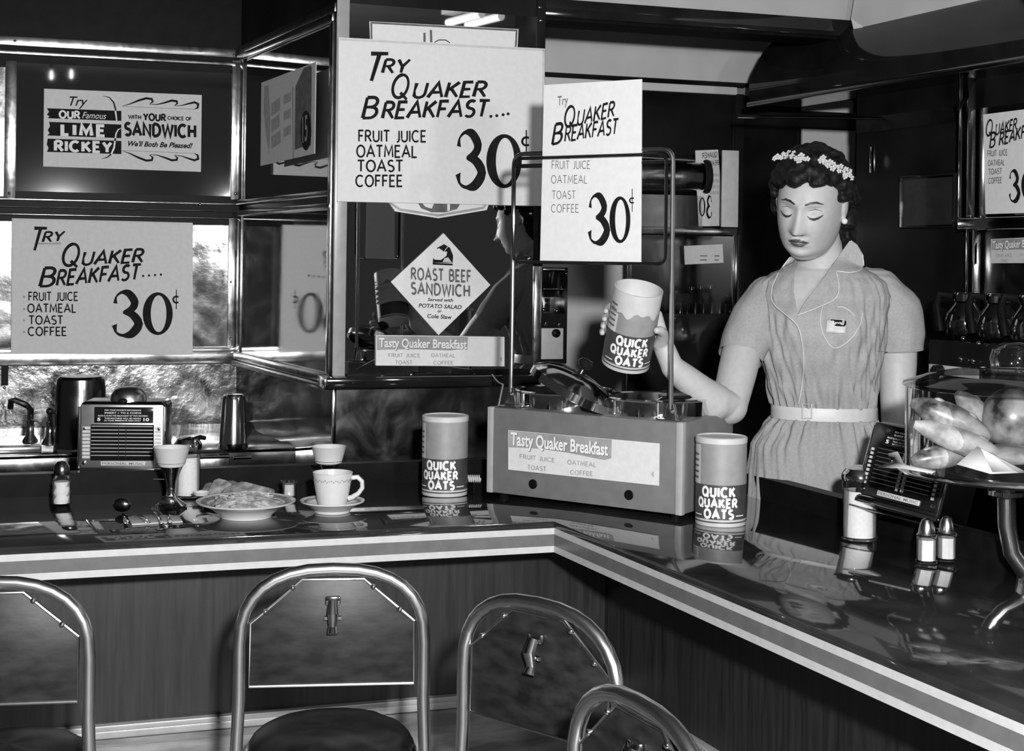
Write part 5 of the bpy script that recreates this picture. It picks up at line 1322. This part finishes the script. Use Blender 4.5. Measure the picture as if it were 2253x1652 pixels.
# overlays laid on the cloth
trees = [tree]
for o in person.children:
    if o.name.startswith('sleeve'): trees.append(BVHTree.FromPolygons([v.co.copy() for v in o.data.vertices], [tuple(p.vertices) for p in o.data.polygons]))
def oncloth(px, py, lift):
    d = ray(px, py).normalized(); best = None
    for tr in trees:
        l, n, i, ds = tr.ray_cast(CAM, d)
        if l is not None and (best is None or ds < best): best = ds
    if best is None: best = (YT - .05) / d.y
    return CAM + d * (best - lift)
def patch(poly, lift, m, name, thick=.002, cuts=4):
    bm = bmesh.new(); f = bm.faces.new([bm.verts.new((x, y, 0)) for x, y in poly])
    bmesh.ops.triangulate(bm, faces=[f])
    for _ in range(cuts): bmesh.ops.subdivide_edges(bm, edges=bm.edges[:], cuts=1, use_grid_fill=True)
    bmesh.ops.triangulate(bm, faces=bm.faces[:])
    vs = [tuple(oncloth(v.co.x, v.co.y, lift)) for v in bm.verts]; bm.verts.index_update(); fs = [tuple(v.index for v in f.verts) for f in bm.faces]
    # smooth the sheet a little so that it lies like cloth
    nb = [[e.other_vert(v).index for e in v.link_edges] for v in bm.verts]; bm.free()
    for _ in range(6): vs = [tuple(Vector(vs[i]) * .5 + sum((Vector(vs[j]) for j in nb[i]), Vector()) / len(nb[i]) * .5) if len(nb[i]) > 4 else vs[i] for i in range(len(vs))]
    o = MB().add(vs, fs).build(name, m, person, smooth=80)
    s = o.modifiers.new('thickness', 'SOLIDIFY'); s.thickness = thick; s.offset = 0
    return o
def cord(pts, r, m='piping', name='piping', lift=.006, sub=5):
    P = []
    for i in range(len(pts) - 1):
        g = lambda k: pts[max(0, min(len(pts) - 1, k))]
        for j in range(sub):
            t = j / sub; P.append(tuple(0.5 * (2 * g(i)[c] + (g(i + 1)[c] - g(i - 1)[c]) * t + (2 * g(i - 1)[c] - 5 * g(i)[c] + 4 * g(i + 1)[c] - g(i + 2)[c]) * t * t + (-g(i - 1)[c] + 3 * g(i)[c] - 3 * g(i + 1)[c] + g(i + 2)[c]) * t ** 3) for c in (0, 1)))
    P.append(pts[-1])
    return MB().tube([oncloth(x, y, lift) for x, y in P], r, 6).build(name, m, person)
LAP_L = [(1762, 548), (1738, 566), (1712, 602), (1697, 642), (1705, 672), (1751, 712), (1755, 692), (1745, 640), (1749, 588)]
LAP_R = [(1871, 527), (1886, 538), (1900, 562), (1898, 590), (1876, 599), (1842, 596), (1846, 632), (1836, 658), (1800, 676), (1754, 694), (1768, 668), (1815, 605)]
patch(LAP_L, .010, 'dress', 'collar'); patch(LAP_R, .012, 'dress', 'collar')
cord([(1738, 566), (1712, 602), (1697, 642), (1705, 672), (1751, 712), (1764, 750), (1768, 800), (1764, 850), (1757, 888)], .0016, lift=.013)
cord([(1897, 560), (1899, 588), (1876, 599), (1842, 596)], .0016, lift=.0145); cord([(1840, 597), (1846, 632), (1836, 658), (1800, 676), (1754, 694)], .0016, lift=.0145)
cord([(1810, 672), (1805, 707), (1814, 741), (1836, 766), (1869, 748), (1891, 717), (1898, 688)], .0014, lift=.002); cord([(1843, 675), (1856, 676), (1870, 684), (1881, 696)], .0014, lift=.002)
cord([(1593, 770), (1610, 781), (1640, 790), (1662, 792)], .0012, 'dress', 'hem', .001); cord([(1928, 771), (1960, 775), (2000, 772), (2026, 768)], .0012, 'dress', 'hem', .001)
# name badge
bd = patch([(1819, 702), (1862, 702), (1860, 733), (1817, 732)], .005, 'card_edge', 'name_badge', .0015, 2)
patch([(1828, 703), (1859, 704), (1862, 708), (1861, 715), (1858, 718), (1828, 716), (1825, 713), (1825, 706)], .0075, 'ink', 'badge_plate', .001, 2)
V, Fc, lay, W_ = fontmesh('Rexall', 0.02, .25)
b0, b1, b2 = oncloth(1829, 714, .0095), oncloth(1858, 715, .0095), oncloth(1829, 704.5, .0095)
MB().add([tuple(b0 + (b1 - b0) * (x / W_) + (b2 - b0) * y * .9) for x, y in V], Fc).build('lettering', 'print_white', person, smooth=0)
# belt
bv, bf = [], []
vsb, _ = torso(1, 120, 1.0, False, 903, 904)
rows = []
for py in (890, 893, 904, 915, 918):
    cx, hw, hd_, fw = lerp_table(TORSO, py); rows.append(torso(1, 120, 1.07 if py in (893, 904, 915) else 1.05, False, py, py + .01)[0][:120])
for r in rows: bv += r
for j in range(4):
    for i in range(120): l = (i + 1) % 120; bf.append((j * 120 + i, j * 120 + l, (j + 1) * 120 + l, (j + 1) * 120 + i))
MB().add(bv, bf).build('belt', 'belt', person, smooth=50)
q = [CAM + ray(x, y).normalized() * (oncloth(x, y, .012) - CAM).length for x, y in ((1766, 889), (1786, 889), (1786, 920), (1766, 920))]
MB().tube(q, .0022, 8, closed=True).build('buckle', 'belt', person)

# ---------------------------------------------------------------- face details
def face_line(pts, ws, m, name, lift=.0007):
    vs, fs = ribbon(pts, ws); n = len(pts); V_, F_ = [], []; K_ = 7
    for i in range(n):
        for k in range(K_): t = k / (K_ - 1); V_.append(tuple(hd(vs[i][0] + (vs[n + i][0] - vs[i][0]) * t, vs[i][1] + (vs[n + i][1] - vs[i][1]) * t, lift)))
    for i in range(n - 1):
        for k in range(K_ - 1): F_.append((i * K_ + k, i * K_ + k + 1, (i + 1) * K_ + k + 1, (i + 1) * K_ + k))
    return MB().add(V_, F_).build(name, m, person, smooth=60)
def dense(pts, ws, n=6):
    P, W_ = [], []
    for i in range(len(pts) - 1):
        for j in range(n): t = j / n; P.append((pts[i][0] + (pts[i + 1][0] - pts[i][0]) * t, pts[i][1] + (pts[i + 1][1] - pts[i][1]) * t)); W_.append(ws[i] + (ws[i + 1] - ws[i]) * t)
    P.append(pts[-1]); W_.append(ws[-1]); return P, W_
for s_ in (-1, 1):
    face_line(*dense([(s_ * .011, .0205), (s_ * .022, .0255), (s_ * .034, .0265), (s_ * .047, .0205)], [.0038, .0052, .0042, .0012]), 'lash', 'eyebrow', .0014)
    face_line(*dense([(s_ * .0165, -.0035), (s_ * .023, -.0085), (s_ * .031, -.0105), (s_ * .039, -.0085), (s_ * .0475, -.0035)], [.0012, .0042, .0056, .0048, .0014]), 'lash', 'eyelashes', .0013)
    face_line(*dense([(s_ * .017, .0065), (s_ * .031, .0095), (s_ * .045, .0050)], [.0006, .0018, .0006]), 'lip', 'eyelid_crease', .0012)
    face_line(*dense([(s_ * .0085, -.0450), (s_ * .0125, -.0455)], [.0026, .0018]), 'lip', 'nostril', .0011)
face_line(*dense([(-.0235, -.0655), (-.012, -.0622), (-.004, -.0612), (0, -.0617), (.004, -.0612), (.012, -.0622), (.0235, -.0655)], [.0006, .0078, .0096, .0088, .0096, .0078, .0006]), 'lip', 'upper_lip', .0016)
face_line(*dense([(-.020, -.0668), (-.010, -.0700), (0, -.0712), (.010, -.0700), (.020, -.0668)], [.0006, .0062, .0078, .0062, .0006]), 'lip', 'lower_lip', .0012)
face_line(*dense([(-.024, -.0655), (0, -.0652), (.024, -.0655)], [.0006, .0014, .0006]), 'lash', 'mouth_line', .0034)
ear = HM @ Vector((.078, -.004, -.036))
MB().ball(ear, .0078, 18, 12).build('earring', 'pearl', person)

# ---------------------------------------------------------------- hair: many curls fused into one mass
hb = MB(); rnd = random.Random(3)
for k in range(900):
    u, v = rnd.random(), rnd.random(); th = 2 * PI * u; ph = math.acos(1 - 2 * v)
    d = Vector((math.sin(ph) * math.cos(th), math.sin(ph) * math.sin(th), math.cos(ph)))
    x, y, z = d.x * .073, d.y * .098 + .008, d.z * .098 + .006
    ok = False
    if y < -.012: ok = z > .062 - .18 * max(0, abs(x) - .030) * 2.2 + .004 * math.sin(x * 160)
    elif y < .022: ok = z > .020
    else: ok = z > -.090
    if not ok: continue
    r = rnd.uniform(.010, .016)
    if z > .05: r *= 1.15
    o = d * rnd.uniform(.004, .014)
    if y > .02 and z < .0: o += Vector((d.x * .012, .010, 0))
    hb.ball((x + o.x, y + o.y, z + o.z), r, 10, 7, HM)
for k in range(70):   # loose curls at the nape and over the ears
    a = rnd.uniform(-.2, PI + .2); x, y, z = .078 * math.cos(a), .045 + .062 * math.sin(a), rnd.uniform(-.135, -.02)
    if y < (.022 if x > 0 else .065): continue
    hb.ball((x, y, z), rnd.uniform(.014, .021), 10, 7, HM)
for s_ in (-1, 1):
    for k in range(16): hb.ball((s_ * rnd.uniform(.066, .080), rnd.uniform(-.028, .020), rnd.uniform(.018, .060)), rnd.uniform(.010, .015), 10, 7, HM)
me = bpy.data.meshes.new('hair'); me.from_pydata(hb.v, [], hb.f); me.update()
tmp = bpy.data.objects.new('tmp_hair', me); COL.objects.link(tmp)
rm = tmp.modifiers.new('r', 'REMESH'); rm.mode = 'VOXEL'; rm.voxel_size = .0030; rm.use_smooth_shade = True
sm = tmp.modifiers.new('s', 'SMOOTH'); sm.factor = .5; sm.iterations = 8
dg = bpy.context.evaluated_depsgraph_get(); dg.update()
me2 = bpy.data.meshes.new_from_object(tmp.evaluated_get(dg)); bpy.data.objects.remove(tmp); bpy.data.meshes.remove(me)
HMi = HM.inverted()
nv = len(me2.vertices); co = [0.0] * (3 * nv); no = [0.0] * (3 * nv)
me2.vertices.foreach_get('co', co); me2.vertex_normals.foreach_get('vector', no)
for k in range(nv):
    p = Vector(co[3 * k:3 * k + 3]); l = HMi @ p
    w = math.sin(150 * l.z + 60 * l.x + 40 * l.y + 5 * noise.noise(l * 28)) * .0012 + noise.noise(Vector((l.x * 90, l.y * 90, l.z * 240))) * .0012
    p += Vector(no[3 * k:3 * k + 3]) * w; co[3 * k:3 * k + 3] = p
me2.vertices.foreach_set('co', co); me2.update()
me2.name = 'hair'; me2.materials.clear()
for p in me2.polygons: p.use_smooth = True
link('hair', me2, 'hair', person)
htree = BVHTree.FromPolygons([v.co.copy() for v in me2.vertices], [tuple(p.vertices) for p in me2.polygons])
# ---------------------------------------------------------------- flowers set in the hair
fl = MB(); 
for k in range(5):
    a = 2 * PI * k / 5; fl.ball((.0050 * math.cos(a), .0050 * math.sin(a), .0012), (.0040, .0030, .0016), 8, 5, Matrix.Rotation(a, 4, 'Z') if False else None)
fl.ball((0, 0, .0022), (.0022, .0022, .0020), 8, 5)
flm = bpy.data.meshes.new('flower'); flm.from_pydata(fl.v, [], fl.f); flm.update(); flm.materials.append(MAT['flower'])
for p in flm.polygons: p.use_smooth = True
spots = [(1704, 349), (1711, 345), (1719, 347), (1724, 339), (1731, 345), (1736, 336), (1743, 344), (1747, 336), (1752, 349), (1758, 353), (1763, 343), (1770, 350), (1776, 350),
         (1806, 353), (1811, 347), (1815, 358), (1822, 364), (1826, 357), (1834, 361), (1832, 370), (1841, 368), (1846, 376), (1850, 366), (1855, 380), (1861, 373), (1868, 384), (1870, 376), (1872, 391), (1858, 388)]
for x, y in spots:
    d = ray(x, y).normalized(); l, n, i, ds = htree.ray_cast(CAM, d)
    if l is None:
        l, n, i, ds = htree.find_nearest(CAM + d * 3.6)
        p = CAM + d * ((l - CAM).length)
    else: p = l
    o = bpy.data.objects.new('flower', flm); COL.objects.link(o); o.parent = person
    nn = (n * .5 - d).normalized()
    o.matrix_local = Matrix.Translation(p - d * .003) @ nn.to_track_quat('Z', 'Y').to_matrix().to_4x4() @ Matrix.Rotation(rnd.uniform(0, 3), 4, 'Z') @ Matrix.Scale(rnd.uniform(.75, 1.1), 4)
